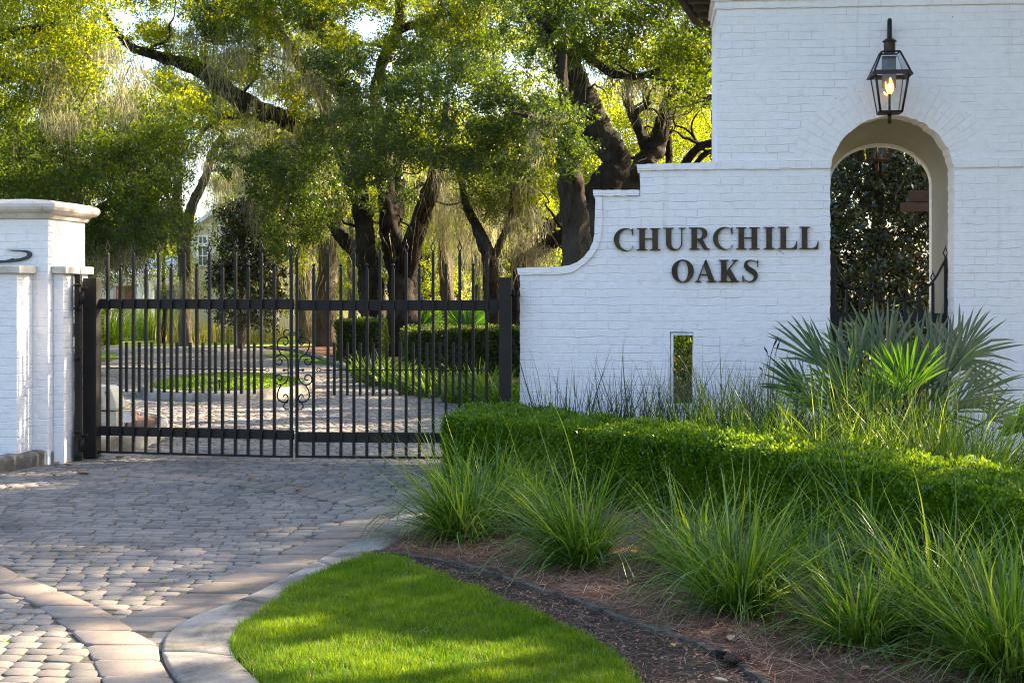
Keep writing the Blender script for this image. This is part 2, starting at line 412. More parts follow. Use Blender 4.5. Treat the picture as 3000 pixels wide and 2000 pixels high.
uT = h(2100, 480)[0]; zC0 = h(2100, 497)[1]; zC1 = h(2100, 476)[1]
sw = empty('sign_wall', W.w(0,0,0), 'low white painted brick wall with swept stepped top and narrow slot, beside the right gate leaf', 'garden wall')
ctop_px = [(1642,781),(1668,777),(1691,768),(1712,751),(1727,732),(1738,708),(1742,685),(1743,640),(1744,577)]
cbot_px = [(1642,803),(1672,799),(1691,789),(1716,771),(1733,753),(1750,729),(1759,704),(1763,660),(1765,577)]
body = [h(1523,1400), h(1523,804), h(1642,803)] + [h(*p) for p in cbot_px[1:]] + [h(1765,575), h(1875,575), h(1875,500)]
body[0] = (body[1][0], -.15)
body += [(uT, zC0)]
outline = jag(body, .004)+[(uT, zC0), (uT, -.15)]
sl = [h(1963,972), h(2031,972), h(2031,1190), h(1963,1190)]
slot = jag(sl+[sl[0]], .003)
b = MB(); b.prism(W, [outline, slot[::-1]], 0, TH); b.done('wall', M['brick'], sw)
def ledge(pts_top, pts_bot, name='coping', v0=-.022, v1=TH+.022, parent=sw, amp=.0025):
    b = MB(); lp = jag(pts_top, amp)+[pts_top[-1]]+jag(pts_bot[::-1], amp)+[pts_bot[0]]
    b.prism(W, [lp], v0, v1); return b.done(name, M['brick'], parent, bevel=.005)
ledge([h(1515,785)]+[h(*p) for p in ctop_px], [h(1518,805)]+[h(*p) for p in cbot_px])
ledge([h(1737,557), h(1873,557)], [h(1739,574), h(1873,574)])
ledge([h(1865,482), (uT-.002, zC1)], [h(1868,500), (uT-.002, zC0)])
b = MB()                                                # boards lining the slot
a0, a1 = h(1965,974), h(1973,1190); b.box(W, a0[0], a1[0], .02, TH-.01, a1[1], a0[1]-.002)
a0, a1 = h(1973.2,974), h(2030,982); b.box(W, a0[0], a1[0], .02, TH-.01, a1[1], a0[1]-.002)
b.done('slot_lining', M['white_paint'], sw)
b = MB(); b.box(W, h(1960,1190)[0], h(2034,1190)[0], -.006, TH-.02, h(2000,1197)[1], h(2000,1188)[1]); b.done('slot_sill', M['brick'], sw, bevel=.003)

gh = empty('gatehouse', W.w(uT+2,0,0), 'tall white painted brick gatehouse with round arch and bands under the eaves', 'gatehouse')
DT = 1.1
cx, cz = h(2613, 516); Rr = h(2795,516)[0]-cx; uL = h(2432,600)[0]; uR = cx+(cx-uL); Rr = (uR-uL)/2; cx=(uL+uR)/2
R2 = Rr+.36
zt0 = h(2100,28)[1]; zt1 = h(2100,5)[1]; zTop = zt1+.55; uEnd = uT+3.35
arc2 = [(cx-R2*math.cos(t), cz+R2*math.sin(t)) for t in np.linspace(0, math.pi, 49)]
arc1 = [(cx-(Rr)*math.cos(t), cz+(Rr)*math.sin(t)) for t in np.linspace(0, math.pi, 49)]
left = jag([(uL,-.15),(uL,cz)], .005)+[(uL,cz)]
right = jag([(uR,cz),(uR,-.15)], .005)+[(uR,-.15)]
outer = [(uT,-.15)]+jag([(uT,zC0),(uT,zTop)], .003)+[(uT,zTop),(uEnd,zTop),(uEnd,-.15)]
lipv = .28
# front skin in two thicknesses: brick lip, then the plastered passage
loop = [(uT,-.15)]+left+arc2+right
full = outer + right[::-1]+arc2[::-1]+left[::-1]
b = MB(); b.prism(W, [full], 0, lipv)
b.done('wall', M['brick'], gh)
b = MB(); n = 48                                       # voussoirs around the arch
jr = [0]+[random.uniform(-.007,.007) for _ in range(n-1)]+[0]
for i in range(n):
    t0, t1 = math.pi*i/n, math.pi*(i+1)/n; r0, r1 = Rr+jr[i], Rr+jr[i+1]
    q = [(cx-r0*math.cos(t0), cz+r0*math.sin(t0)), (cx-R2*math.cos(t0), cz+R2*math.sin(t0)), (cx-R2*math.cos(t1), cz+R2*math.sin(t1)), (cx-r1*math.cos(t1), cz+r1*math.sin(t1))]
    m_ = (Rr+.15)
    b.face([W.w(x,0,z) for x,z in q], [(0+.04,t0*m_),(R2-Rr+.04,t0*m_),(R2-Rr+.04,t1*m_),(.04,t1*m_)])
    b.face([W.w(q[0][0],0,q[0][1]), W.w(q[3][0],0,q[3][1]), W.w(q[3][0],lipv,q[3][1]), W.w(q[0][0],lipv,q[0][1])], [(.04,t0*m_),(.04,t1*m_),(.32,t1*m_),(.32,t0*m_)])
b.done('arch_ring', M['ring'], gh)
# passage: from just behind the lip to the smaller back arch (traced on the back plane)
bR, bz = h(2722, 545, DT); bc = h(2574,545,DT)[0]; rb = bR-bc; riseb = h(2574,432,DT)[1]-bz; bL = bc-rb
b = MB(); N = 40; prev = None
fi = [(uL-.012,-.15)]+[(cx-(Rr+.012)*math.cos(t), cz+(Rr+.012)*math.sin(t)) for t in np.linspace(0,math.pi,N)]+[(uR+.012,-.15)]
bi = [(min(bL,uL+.05),-.15)]+[(bc-rb*math.cos(t), bz+riseb*math.sin(t)) for t in np.linspace(0,math.pi,N)]+[(bR,-.15)]
for i in range(len(fi)-1):
    b.face([W.w(fi[i][0],lipv-.005,fi[i][1]), W.w(fi[i+1][0],lipv-.005,fi[i+1][1]), W.w(bi[i+1][0],DT,bi[i+1][1]), W.w(bi[i][0],DT,bi[i][1])])
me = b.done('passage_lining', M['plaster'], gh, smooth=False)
b = MB()
blp = [(uT,-.15),(uT,zTop),(uEnd,zTop),(uEnd,-.15)]+[(p[0],p[1]) for p in bi[::-1]]
b.prism(W, [blp], DT-.12, DT, sides=True); b.done('back_wall', M['brick'], gh)
b = MB(); b.box(W, uT+.0, uT+.12, lipv+.002, DT-.122, -.15, zTop); b.done('side_wall', M['brick'], gh); b = MB(); b.box(W, uEnd-.12, uEnd, lipv+.002, DT-.122, -.15, zTop); b.done('side_wall', M['brick'], gh)
for (x0, x1, k) in ((uT, uL, 0), (uR, uEnd, 1)):          # string course either side of the arch
    ztop = zC1+.012
    e0 = cx-math.sqrt(max(Rr**2-(ztop-cz)**2,0)) if ztop>cz else x1
    a, c = (x0, uL-.0) if k==0 else (x0+.0, x1)
    lp = jag([(a,ztop),(c,ztop)], .003)+[(c,ztop),(c,zC0)]+jag([(c,zC0),(a,zC0)], .004)+[(a,zC0)]
    b = MB(); b.prism(W, [lp], -.016, .04); b.done('string_course', M['brick'], gh, bevel=.004)
for z0, z1, pr, x0 in ((zt0, zt1, .018, uT-.018), (zt1+.001, zTop+.001, .042, uT-.042)):
    lp = jag([(x0,z0),(uEnd,z0)], .004)+[(uEnd,z0),(uEnd,z1),(x0,z1)]
    b = MB(); b.prism(W, [lp], -pr, DT*.9); b.done('cornice', M['brick'], gh, bevel=.004)
b = MB()                                                # roof above the frame
rz = zTop+.002
b.face([W.w(uT-.5,-.5,rz),W.w(uEnd+.5,-.5,rz),W.w(uEnd-.4,DT/2,rz+.9),W.w(uT+1.2,DT/2,rz+.9)])
b.face([W.w(uT-.5,DT+.5,rz),W.w(uEnd+.5,DT+.5,rz),W.w(uEnd-.4,DT/2,rz+.9),W.w(uT+1.2,DT/2,rz+.9)])
b.face([W.w(uT-.5,-.5,rz),W.w(uT-.5,DT+.5,rz),W.w(uT+1.2,DT/2,rz+.9)])
b.face([W.w(uEnd+.5,-.5,rz),W.w(uEnd+.5,DT+.5,rz),W.w(uEnd-.4,DT/2,rz+.9)])
b.done('roof', M['roof_shingle'], gh)
# eave with rafters left of the tower
def lerp(a,b,t): return a+(b-a)*t
oa, ob = P(1930,-95,13.2), P(2042,69,14.75); ia, ib = P(2052,-95,13.2), P(2104,66,14.75)
b = MB()
up = np.array([0,0,.05])
b.face([oa+up,ob+up,ib+up,ia+up]); b.face([oa+up*1.8,ia+up*1.8,ib+up*1.8,ob+up*1.8]); b.face([ob+up,ib+up,ib+up*1.8,ob+up*1.8]); b.face([oa+up,ob+up,ob+up*1.8,oa+up*1.8])
ev = b.done('eave', M['rafter'], gh)
b = MB(); b.tube([oa+up*.3, ob+up*.3], .045, 4); b.tube([oa+up*.2+np.array([.1,0,-.02]), ob+up*.2+np.array([.1,0,-.02])], .02, 4); b.done('fascia', M['rafter'], ev)
for t in (.05,.2,.35,.5,.64,.78,.92):
    p0 = lerp(oa,ob,t)+np.array([.09,0,-.01]); p1 = lerp(ia,ib,t)+np.array([-.0,0,-.01]); dv = (ob-oa)/np.linalg.norm(ob-oa)*.028
    b = MB(); dn = np.array([0,0,-.055])
    A = [p0-dv,p0+dv,p1+dv,p1-dv]; B = [q+dn for q in A]
    vs = [b.bm.verts.new(q) for q in A+B]
    for f in ((0,1,2,3),(7,6,5,4),(0,4,5,1),(1,5,6,2),(2,6,7,3),(3,7,4,0)): b.bm.faces.new([vs[i] for i in f])
    b.done('rafter', M['rafter'], ev)

# ------------------------------------------------------------------ lettering
def arcp(cx_, cy_, rx, ry, a0, a1, n): return [(cx_+rx*math.cos(R(a)), cy_+ry*math.sin(R(a))) for a in np.linspace(a0,a1,n)]
gl = {}
gl['H'] = (233, [[(0,0),(105,0),(105,7),(80,15),(80,98),(153,98),(153,15),(128,7),(128,0),(233,0),(233,7),(208,15),(208,202),(233,210),(233,217),(128,217),(128,210),(153,202),(153,108),(80,108),(80,202),(105,210),(105,217),(0,217),(0,210),(25,202),(25,15),(0,7)]])
gl['I'] = (109, [[(0,0),(109,0),(109,7),(82,15),(82,202),(109,210),(109,217),(0,217),(0,210),(27,202),(27,15),(0,7)]])
gl['L'] = (190, [[(0,0),(109,0),(109,7),(80,15),(80,206),(128,206),(150,200),(168,184),(178,160),(182,138),(190,138),(186,217),(0,217),(0,210),(25,202),(25,15),(0,7)]])
gl['U'] = (223, [[(0,0),(105,0),(105,7),(80,15),(80,150)]+arcp(129,150,49,58,180,0,14)[1:]+[(178,15),(155,7),(155,0),(223,0),(223,7),(190,15),(190,150)]+arcp(109,148,81,74,0,180,22)[1:]+[(28,15),(0,7)]])
gl['U'] = (223, [[(0,0),(105,0),(105,7),(82,15),(82,150)]+[(129-47*math.cos(R(a)),150+55*math.sin(R(a))) for a in range(12,170,12)]+[(178,150),(178,15),(155,7),(155,0),(223,0),(223,7),(190,15),(190,152)]+[(109+81*math.cos(R(a)),150+71*math.sin(R(a))) for a in range(8,176,9)]+[(28,150),(28,15),(0,7)]])
gl['R'] = (208, [[(0,0),(115,0)]+[(118+64*math.sin(R(a)),59-59*math.cos(R(a))) for a in range(12,160,12)]+[(134,116),(182,200),(208,210),(208,217),(146,217),(88,122),(80,122),(80,202),(105,210),(105,217),(0,217),(0,210),(25,202),(25,15),(0,7)],
      [(80,11)]+[(96+36*math.sin(R(a)),60-49*math.cos(R(a))) for a in range(0,181,15)]+[(80,109)]])
def Cc():
    o = [(118+116*math.cos(R(a))*1.0,110+111*math.sin(R(a))) for a in range(-52,-309,-7)]
    i = [(140+88*math.cos(R(a)),110+101*math.sin(R(a))) for a in range(-306,-54,7)]
    o = [(194,0),(186,0),(180,14)]+[p for p in o if p[0]<176]
    i = [p for p in i if p[0]<182]
    return [o+[(178,202),(196,172),(190,166)]+i+[(186,72),(194,72)]]
gl['C'] = (195, Cc())
gl['O'] = (220, [arcp(110,110,110,111,0,351,40), arcp(110,110,52,101,351,0,36)])
gl['A'] = (213, [[(99,0),(112,0),(190,202),(213,210),(213,217),(112,217),(112,210),(135,202),(117,150),(53,150),(36,200),(60,210),(60,217),(0,217),(0,210),(20,200)],[(58,138),(113,138),(87,58)]])
gl['K'] = (204, [[(0,0),(100,0),(100,7),(78,15),(78,106),(152,18),(128,7),(128,0),(192,0),(192,7),(172,16),(112,84),(182,200),(204,210),(204,217),(104,217),(104,210),(122,202),(80,125),(78,128),(78,202),(100,210),(100,217),(0,217),(0,210),(24,202),(24,15),(0,7)]])
def Ss():
    c = smooth([(150,46),(138,22),(112,9),(78,7),(46,20),(36,52),(55,82),(88,104),(122,130),(134,166),(112,200),(78,212),(40,204),(18,184),(8,158)], 5)
    w = np.interp(np.linspace(0,14,len(c)), range(15), [5,6,8,11,22,38,50,54,50,38,22,11,8,6,5])
    Lp, Rp = [], []
    for i, p in enumerate(c):
        t = np.array(c[min(i+1,len(c)-1)])-np.array(c[max(i-1,0)]); t = t/np.linalg.norm(t); nn = np.array([-t[1],t[0]])
        Lp.append(tuple(p+nn*w[i]/2)); Rp.append(tuple(p-nn*w[i]/2))
    return [[(157,2),(157,72),(149,72)]+Lp[1:-1]+[(10,150),(2,150),(2,218),(10,218),(16,200)]+Rp[-4:3:-1]+[(134,16),(148,12),(151,2)]]
gl['S'] = (160, Ss())
words = [('C',160,232,222),('H',388,230,219),('U',647,226,222),('R',900,224,218),('C',1135,219,223),('H',1363,221,219),('I',1634,219,219),('L',1775,217,220),('L',1985,216,221),
         ('O',730,540,223),('A',962,541,220),('K',1193,541,220),('S',1424,540,222)]
le = empty('sign_lettering', W.w(*h(2100,740)[:1],-.02,h(2100,740)[1]), 'dark bronze serif letters in two centred rows mounted on the white brick wall', 'sign')
for ch, x0, y0, hh in words:
    wd, loops = gl[ch]
    if ch == 'H' and x0==388: wd=233
    conv = [[h(1750+(x0+p[0])/3.36, 600+(y0+p[1]*hh/217)/3.36) for p in lp] for lp in loops]
    b = MB(); b.prism(W, conv, -.034, -.010); b.done('letter', M['bronze'], le, bevel=.0018)
b = MB(); p0, p1 = h(1750+1720/3.36, 600+410/3.36), h(1750+1838/3.36, 600+487/3.36)
b.tube([W.w(p0[0],-.012,p0[1]), W.w(p1[0],-.006,p1[1])], .0014, 5); tag(b.done('pine_needle', M['bark']), 'thin brown pine needle caught behind the last letters of the upper row', 'pine needle')

# ------------------------------------------------------------------ gas lanterns
def lantern(px, Z, yc, label, s=1.0, flame=True, sign=1, ztop=None):
    k = Z/F; X = (px-1500)/F*Z; fr = Frame(px, Z, 5.5)
    zz = (lambda y: EYE-(y-HY)*k) if ztop is None else (lambda y: ztop-(y-51)*k)
    e = empty('gas_lantern', (X, Z, zz(361)), label, 'wall lantern', 'copper gas lanterns on the gatehouse')
    def frus(w0, y0, w1, y1): return [(w0*k, zz(y0)), (w1*k, zz(y1))]
    def ring(w, z): return [fr.w(a*w, b_*w, z) for a, b_ in ((-1,-1),(1,-1),(1,1),(-1,1))]
    # gooseneck
    b = MB(); pts = []
    bw = lambda v, z: fr.w(0, v, z)
    bw = lambda v, z: fr.w(v*.17, v, z)
    arm = [bw(.30*sign,zz(118)), bw(.32*sign,zz(80)), bw(.27*sign,zz(58)), bw(.15*sign,zz(52)), bw(.05*sign,zz(60)), bw(.005,zz(80)), bw(0,zz(114))]
    b.tube(smooth(arm,5), .021, 8); b.done('bracket', M['black_iron'], e)
    b = MB(); c = fr.w(0,0,0)
    b.lathe((c[0],c[1],0), [(.006,zz(112)),(.028,zz(113.5)),(.060,zz(120)),(.068,zz(123)),(.052,zz(124)),(.052,zz(155))], 20); b.done('chimney', M['copper'], e)
    b = MB(); t, ev_ = ring(26*k, zz(155)), ring(50*k, zz(212))
    for i in range(4):
        b.tube([t[i], ev_[i]], .0085 if i<2 else .005, 6); b.tube([t[i], t[(i+1)%4]], .008, 6)
    b.done('roof_frame', M['black_iron'], e)
    b = MB(); g0, g1 = ring(25*k, zz(156)), ring(48.5*k, zz(211))
    for i in range(4): b.face([g0[i],g0[(i+1)%4],g1[(i+1)%4],g1[i]])
    b.done('roof_glass', M['glass'], e)
    b = MB(); r0, r1, r2, r3 = ring(59*k, zz(226)), ring(52*k, zz(212)), ring(49*k, zz(214)), ring(49*k, zz(224))
    for A, B in ((r0,r1),(r1,r2),(r2,r3),(r3,r0)):
        for i in range(4): b.face([A[i],A[(i+1)%4],B[(i+1)%4],B[i]])
    b.done('eave_band', M['copper'], e)
    b = MB(); u_, l_ = ring(48*k, zz(218)), ring(31*k, zz(330))
    for i in range(4):
        b.tube([u_[i], l_[i]], .0125 if i<2 else .006, 4); b.tube([l_[i], l_[(i+1)%4]], .012, 4); b.tube([u_[i], u_[(i+1)%4]], .010, 4)
    b.done('body_frame', M['copper'], e)
    b = MB(); g0, g1 = ring(46*k, zz(226)), ring(30.5*k, zz(327))
    for i in range(4): b.face([g0[i],g0[(i+1)%4],g1[(i+1)%4],g1[i]])
    b.done('glass_pane', M['glass'], e)
    b = MB(); q = ring(30*k, zz(331)); q2 = ring(30*k, zz(334)); b.face(q); b.face(q2)
    for i in range(4): b.face([q[i],q[(i+1)%4],q2[(i+1)%4],q2[i]])
    b.tube([fr.w(0,0,zz(332)), fr.w(0,0,zz(361))], .018, 8); b.tube([fr.w(0,0,zz(361)), fr.w(0,0,zz(364))], .009, 8); b.done('base', M['copper'], e)
    b = MB(); b.tube([fr.w(0,0,zz(330)), fr.w(0,0,zz(279))], .011, 8); b.tube([fr.w(-.008,0,zz(279)), fr.w(.008,0,zz(276))], .012, 8); b.done('burner', M['copper'], e)
    b = MB(); b.box(fr, -.064,.064, .03,.034, zz(258), zz(166)); b.box(fr,-.066,.066,-.03,.03, zz(166.5), zz(165.5)); b.done('heat_shield', M['grey_metal'], e)
    if flame:
        b = MB(); f = lambda x, y, v=0: fr.w((x-800)/3.136*k, v, zz(y/3.136))
        for path, rr in (([(800,882),(812,840),(818,800),(814,760),(808,722),(806,712)],[.006,.018,.022,.015,.006,.001]),
                         ([(800,875),(788,835),(776,800),(766,770),(764,748)],[.006,.015,.014,.006,.001]),
                         ([(806,870),(822,835),(830,800),(826,765)],[.004,.012,.011,.001]),
                         ([(785,870),(768,868),(754,856),(750,840)],[.006,.009,.006,.001])):
            pts = smooth([f(x,y) for x,y in path], 4); b.tube(pts, list(np.interp(np.linspace(0,len(rr)-1,len(pts)), range(len(rr)), rr)), 8)
        fl = b.done('flame', M['flame'], e, smooth=True)
        b = MB(); pts = smooth([f(x,y,-.018) for x,y in ((802,850),(806,815),(800,785),(790,770))],4); b.tube(pts, list(np.interp(np.linspace(0,3,len(pts)), range(4), [.004,.013,.014,.003])), 8)
        b.done('flame_core', M['flame_core'], fl, smooth=True)
    return e
lantern(2606, 13.02, 0, 'copper gas lantern with a lit flame on a gooseneck bracket above the arch')
lantern(2569, 14.72, 0, 'unlit copper lantern half hidden behind the top of the arch', flame=False, sign=-1, ztop=EYE+(HY-190)*14.72/F)

# ------------------------------------------------------------------ iron finials, pickets
def diamond(b, fr, u, v, z, s=1.0):
    """open diamond finial with pointed tip; z is its foot"""
    for sg in (-1,1):
        b.tube([fr.w(u,v,z), fr.w(u+sg*.006*s,v,z+.014*s), fr.w(u+sg*.021*s,v,z+.048*s), fr.w(u+sg*.004*s,v,z+.088*s), fr.w(u,v,z+.10*s)], [.006*s,.006*s,.0065*s,.005*s,.002*s], 5)
    b.tube([fr.w(u,v,z+.085*s), fr.w(u,v,z+.125*s)], [.007*s,.0015*s], 5)
    b.ball(fr.w(u,v,z+.004*s), .010*s, n=4)
def picket(b, fr, u, z0, z1, w=.0135, v0=-.014, v1=.014, top='diamond'):
    if top == 'diamond':
        zc = z1-.135
        b.box(fr, u-w, u+w, v0, v1, z0, zc)
        c = [fr.w(u-w,v0,zc),fr.w(u+w,v0,zc),fr.w(u+w,v1,zc),fr.w(u-w,v1,zc)]; c2 = [fr.w(u+a*.006,(v0+v1)/2+b_*.006,zc+.018) for a,b_ in ((-1,-1),(1,-1),(1,1),(-1,1))]
        for i in range(4): b.face([c[i],c[(i+1)%4],c2[(i+1)%4],c2[i]])
        diamond(b, fr, u, (v0+v1)/2, zc+.012)
    elif top == 'ball':
        zc = z1-.058
        b.box(fr, u-w, u+w, v0, v1, z0, zc)
        c = [fr.w(u-w,v0,zc),fr.w(u+w,v0,zc),fr.w(u+w,v1,zc),fr.w(u-w,v1,zc)]; c2 = [fr.w(u+a*.006,(v0+v1)/2+b_*.006,zc+.022) for a,b_ in ((-1,-1),(1,-1),(1,1),(-1,1))]
        for i in range(4): b.face([c[i],c[(i+1)%4],c2[(i+1)%4],c2[i]])
        b.tube([fr.w(u,(v0+v1)/2,zc+.015), fr.w(u,(v0+v1)/2,zc+.035)], .006, 6)
        b.ball(fr.w(u,(v0+v1)/2,zc+.042), .0165, n=6)
    else:
        b.box(fr, u-w, u+w, v0, v1, z0, z1)
def spiral(c, r0, r1, a0, a1, n=22):
    return [(c[0]+lerp(r0,r1,t)*math.cos(R(lerp(a0,a1,t))), c[1]+lerp(r0,r1,t)*math.sin(R(lerp(a0,a1,t)))) for t in np.linspace(0,1,n)]
def gate_leaf(fr, name_label, side, sx, tall, short, small, endx, postx, yr, zs):
    """side -1 = hinged on the left. zs: heights. All picket places measured from the photo on the leaf's own plane."""
    U = lambda px: fr.hit(px, 1000)[0]
    g = empty('driveway_gate_leaf', fr.w(U((postx[0]+endx)/2),0,0), name_label, 'gate', 'two leaves of the driveway gate')
    p0, p1 = sorted((U(postx[0]), U(postx[1])))
    b = MB(); b.box(fr, p0, p1, -.06, .06, 0.005, zs['post']); b.done('hinge_stile', M['dark_bronze_paint'], g, bevel=.006)
    e = U(endx); a, c = (p1, e+.014) if side<0 else (e-.014, p0)
    for nm, z0, z1 in (('top_rail', zs['tr'][0], zs['tr'][1]), ('lower_rail', zs['lr'][0], zs['lr'][1])):
        b = MB(); b.box(fr, a, c, .0145, .052, z0, z1); b.done(nm, M['dark_bronze_paint'], g, bevel=.003)
    b = MB(); b.box(fr, a, c, -.012, .012, .052, .074); b.done('bottom_bar', M['black_post'], g, bevel=.002)
    for i, x in enumerate(tall):
        b = MB(); picket(b, fr, U(x), .0745, zs['tall'][i]); b.done('tall_picket', M['black_post'], g)
    for x in short:
        b = MB(); picket(b, fr, U(x), .0745, zs['short'], top='ball'); b.done('short_picket', M['black_post'], g)
    for x in small:
        b = MB(); picket(b, fr, U(x), zs['small'][0], zs['small'][1], w=.0125, v0=.000, v1=.024, top=None); b.done('stub_picket', M['black_post'], g)
    # twisted cross rod with diamond tips
    u0, u1 = sorted((U(sx[0]), U(sx[1]))); zr = zs['rod']
    b = MB(); n = 120; pts=[]; 
    for k in range(n+1):
        t=k/n; pts.append(fr.w(lerp(u0+.05,u1-.05,t), -.022+.0018*math.cos(k*1.6), zr+.0018*math.sin(k*1.6)))
    b.tube(pts, .0062, 5)
    for uu, sg in ((u0,1),(u1,-1)):
        for s2 in (-1,1): b.tube([fr.w(uu,-.022,zr), fr.w(uu+sg*.022,-.022,zr+s2*.017), fr.w(uu+sg*.052,-.022,zr)], [.004,.005,.005], 5)
    b.done('twisted_rod', M['black_iron'], g)
    # scrollwork
    o = MB(); sc = 1/4.9
    def S(pts, r=.0068):
        conv = [fr.hit(780+x*sc, 920+y*sc) for x, y in pts]
        o.tube([fr.w(q[0], -.021, q[1]) for q in conv], r, 6)
    mir = (lambda x: x) if side<0 else (lambda x: 797-x)
    def T(l): return [(mir(x), y) for x, y in l]
    for yy in (lambda y: y, lambda y: 1590-y):
        ctr = smooth([(262,400),(262,425),(290,440),(318,415),(325,380),(310,345),(265,330),(215,345),(178,385),(172,440),(190,510),(225,575)],4)
        S([(x,yy(y)) for x,y in T(ctr)])
        ctr = smooth([(185,655),(215,645),(236,665),(232,700),(200,722),(160,712),(137,675),(140,625),(175,588),(225,578),(280,605),(315,650),(325,710),(325,797)],4)
        S([(x,yy(y)) for x,y in T(ctr)])
        ctr = smooth([(335,230),(300,226),(268,250),(262,285),(285,318),(325,335)],4)
        S([(x,yy(y)) for x,y in T(ctr)])
    S(T([(325,797),(268,800)]), .006); q = fr.hit(780+mir(265)*sc, 920+800*sc); o.ball(fr.w(q[0],-.021,q[1]), .014, n=5)
    o.done('scrollwork', M['black_iron'], g)
    return g
LF = Frame(270, 14.14, 12.0); RF = Frame(870, 13.73, 3.4)
gate_leaf(LF, 'black iron driveway gate leaf on the left, hinged at the brick pillar', -1, (315,792),
          [316,391,465,540,614,690,766,853.5],[353.6,428,502,576.5,652,727.5,804],[369,406.6,443,480,517,555.6,593,630,668,705.6,744],
          853.5,(251,289),None,dict(post=1.79,tr=(1.482,1.58),lr=(.225,.317),tall=[2.157,2.155,2.153,2.150,2.148,2.147,2.145,2.118],short=1.93,small=(.66,1.155),rod=.898))
gate_leaf(RF, 'black iron driveway gate leaf on the right, partly hidden by the hedge', 1, (928,1420),
          [870,961,1037,1113,1190,1269,1347,1426],[919,999,1075,1151.5,1228.6,1306.6,1386],[979,1017,1054.6,1093,1132.6,1171,1210,1249.5,1288,1327,1366],
          870,(1463,1498),None,dict(post=1.79,tr=(1.472,1.572),lr=(.2,.298),tall=[2.115]+[2.152]*7,short=1.925,small=(.655,1.162),rod=.902))
# jamb at the sign wall that carries the right leaf
b = MB(); fr = RF; u0 = RF.hit(1503,850)[0]
jb = empty('gate_hinge', fr.w(u0+.02,0,1.5), 'small black hinge bolted between right gate leaf and sign wall', 'hinge')
b.tube([fr.w(u0-.02,0,1.62),fr.w(u0+.07,0,1.62)], .013, 8); b.ball(fr.w(u0+.012,0,1.62), .024, n=5); b.done('pin', M['black_iron'], jb)
b = MB(); b.box(fr, u0+.035, u0+.055, -.03,.03,1.47,1.66); b.done('plate', M['black_iron'], jb, bevel=.003)

# ------------------------------------------------------------------ left pillar
PF = Frame(140.5, 13.6, 6.0)
pil = empty('brick_pillar', PF.w(-.44,.4,0), 'white painted brick gate pillar with stone cap, left of the gate', 'pillar')
zcap = EYE+(HY-641)*13.6/F; zled1 = EYE+(HY-779)*13.5/F; zled0 = EYE+(HY-801)*13.5/F
b = MB(); b.box(PF, -.88, 0, 0, .88, -.12, zcap); b.done('shaft', M['brick2'], pil, bevel=.004)
b = MB(); b.box(PF, -.74, -.15, -.34, -.003, -.12, zled0-.001); b.done('front_pier', M['brick2'], pil, bevel=.005)
b = MB(); b.box(PF, .003, .105, .11, .70, -.12, zled0-.001); b.done('side_pier', M['brick2'], pil, bevel=.005)
b = MB(); b.box(PF, -.785, -.105, -.385, -.004, zled0, zled1); b.done('stone_ledge', M['stone'], pil, bevel=.008)
b = MB(); b.box(PF, .004, .15, .065, .745, zled0, zled1); b.done('stone_ledge', M['stone'], pil, bevel=.008)
b = MB()                                                # moulded cap
prof = [(.0,0),(.02,.0),(.03,.012),(.042,.03),(.05,.042),(.085,.050),(.108,.066),(.118,.088),(.112,.112),(.09,.126),(.055,.131),(.05,.138)]
prev = None
for o_, z_ in prof:
    ringv = [b.bm.verts.new(PF.w(u,v,zcap+.001+z_*1.25)) for u,v in ((-.88-o_,-o_),(o_,-o_),(o_,.88+o_),(-.88-o_,.88+o_))]
    if prev:
        for i in range(4): b.bm.faces.new((prev[i],prev[(i+1)%4],ringv[(i+1)%4],ringv[i]))
    else: b.bm.faces.new(ringv[::-1])
    prev = ringv
apex = [b.bm.verts.new(PF.w(u,v,zcap+.215)) for u,v in ((-.50,.38),(-.38,.38),(-.38,.5),(-.50,.5))]
for i in range(4): b.bm.faces.new((prev[i],prev[(i+1)%4],apex[(i+1)%4],apex[i]))
b.bm.faces.new(apex); b.done('cap', M['stone'], pil, bevel=.004)
# metal swoosh emblem
emp = [(-30,772),(0,770),(30,769),(63,765),(84,759),(94,752),(96.5,744),(92,737),(80,733),(50,732),(20,732.5),(40,735.5),(65,737),(80,739.5),(85,745),(80,751),(60,757),(42,759),(43,756),(34,759),(20,762.5),(0,763),(-30,764)]
b = MB(); b.prism(PF, [[PF.hit(x,y) for x,y in emp]], -.035, -.012); tag(b.done('metal_emblem', M['emblem'], bevel=.003), 'dark blue-grey curved metal emblem mounted on the pillar face', 'emblem')
# hinge post on the pillar side
hp = empty('hinge_post', PF.w(.16,.3,0), 'black steel hinge post fixed to the side of the brick pillar', 'post')
hu, hz = PF.hit(229, 1300, .34); 
b = MB(); b.box(PF, hu-.03, hu+.03, .31, .37, .0, zled0-.002); b.done('tube', M['dark_bronze_paint'], hp, bevel=.004)
for zc in (1.60, .17):
    b = MB(); b.box(PF, hu-.012, hu+.034, .27, .308, zc-.10, zc+.10)
    b.tube([PF.w(hu+.03,.285,zc-.05),PF.w(hu+.075,.285,zc-.05)],.012,8); b.tube([PF.w(hu+.06,.285,zc-.075),PF.w(hu+.06,.285,zc+.05)],.022,10)
    b.tube(smooth([PF.w(hu+.06,.285,zc+.04),PF.w(hu+.07,.285,zc+.085),PF.w(hu+.12,.285,zc+.09)],4),.009,6)
    for dz in (.115,-.115): b.ball(PF.w(hu+.005,.275,zc+dz),.022,n=5); b.ball(PF.w(hu+.042,.275,zc+dz),.018,n=5)
    b.done('hinge', M['black_iron'], hp)
b = MB(); b.ball(PF.w(hu+.0,.30,1.0),.022,n=5); b.ball(PF.w(hu+.035,.30,1.0),.014,n=5); b.done('knob', M['black_iron'], hp)

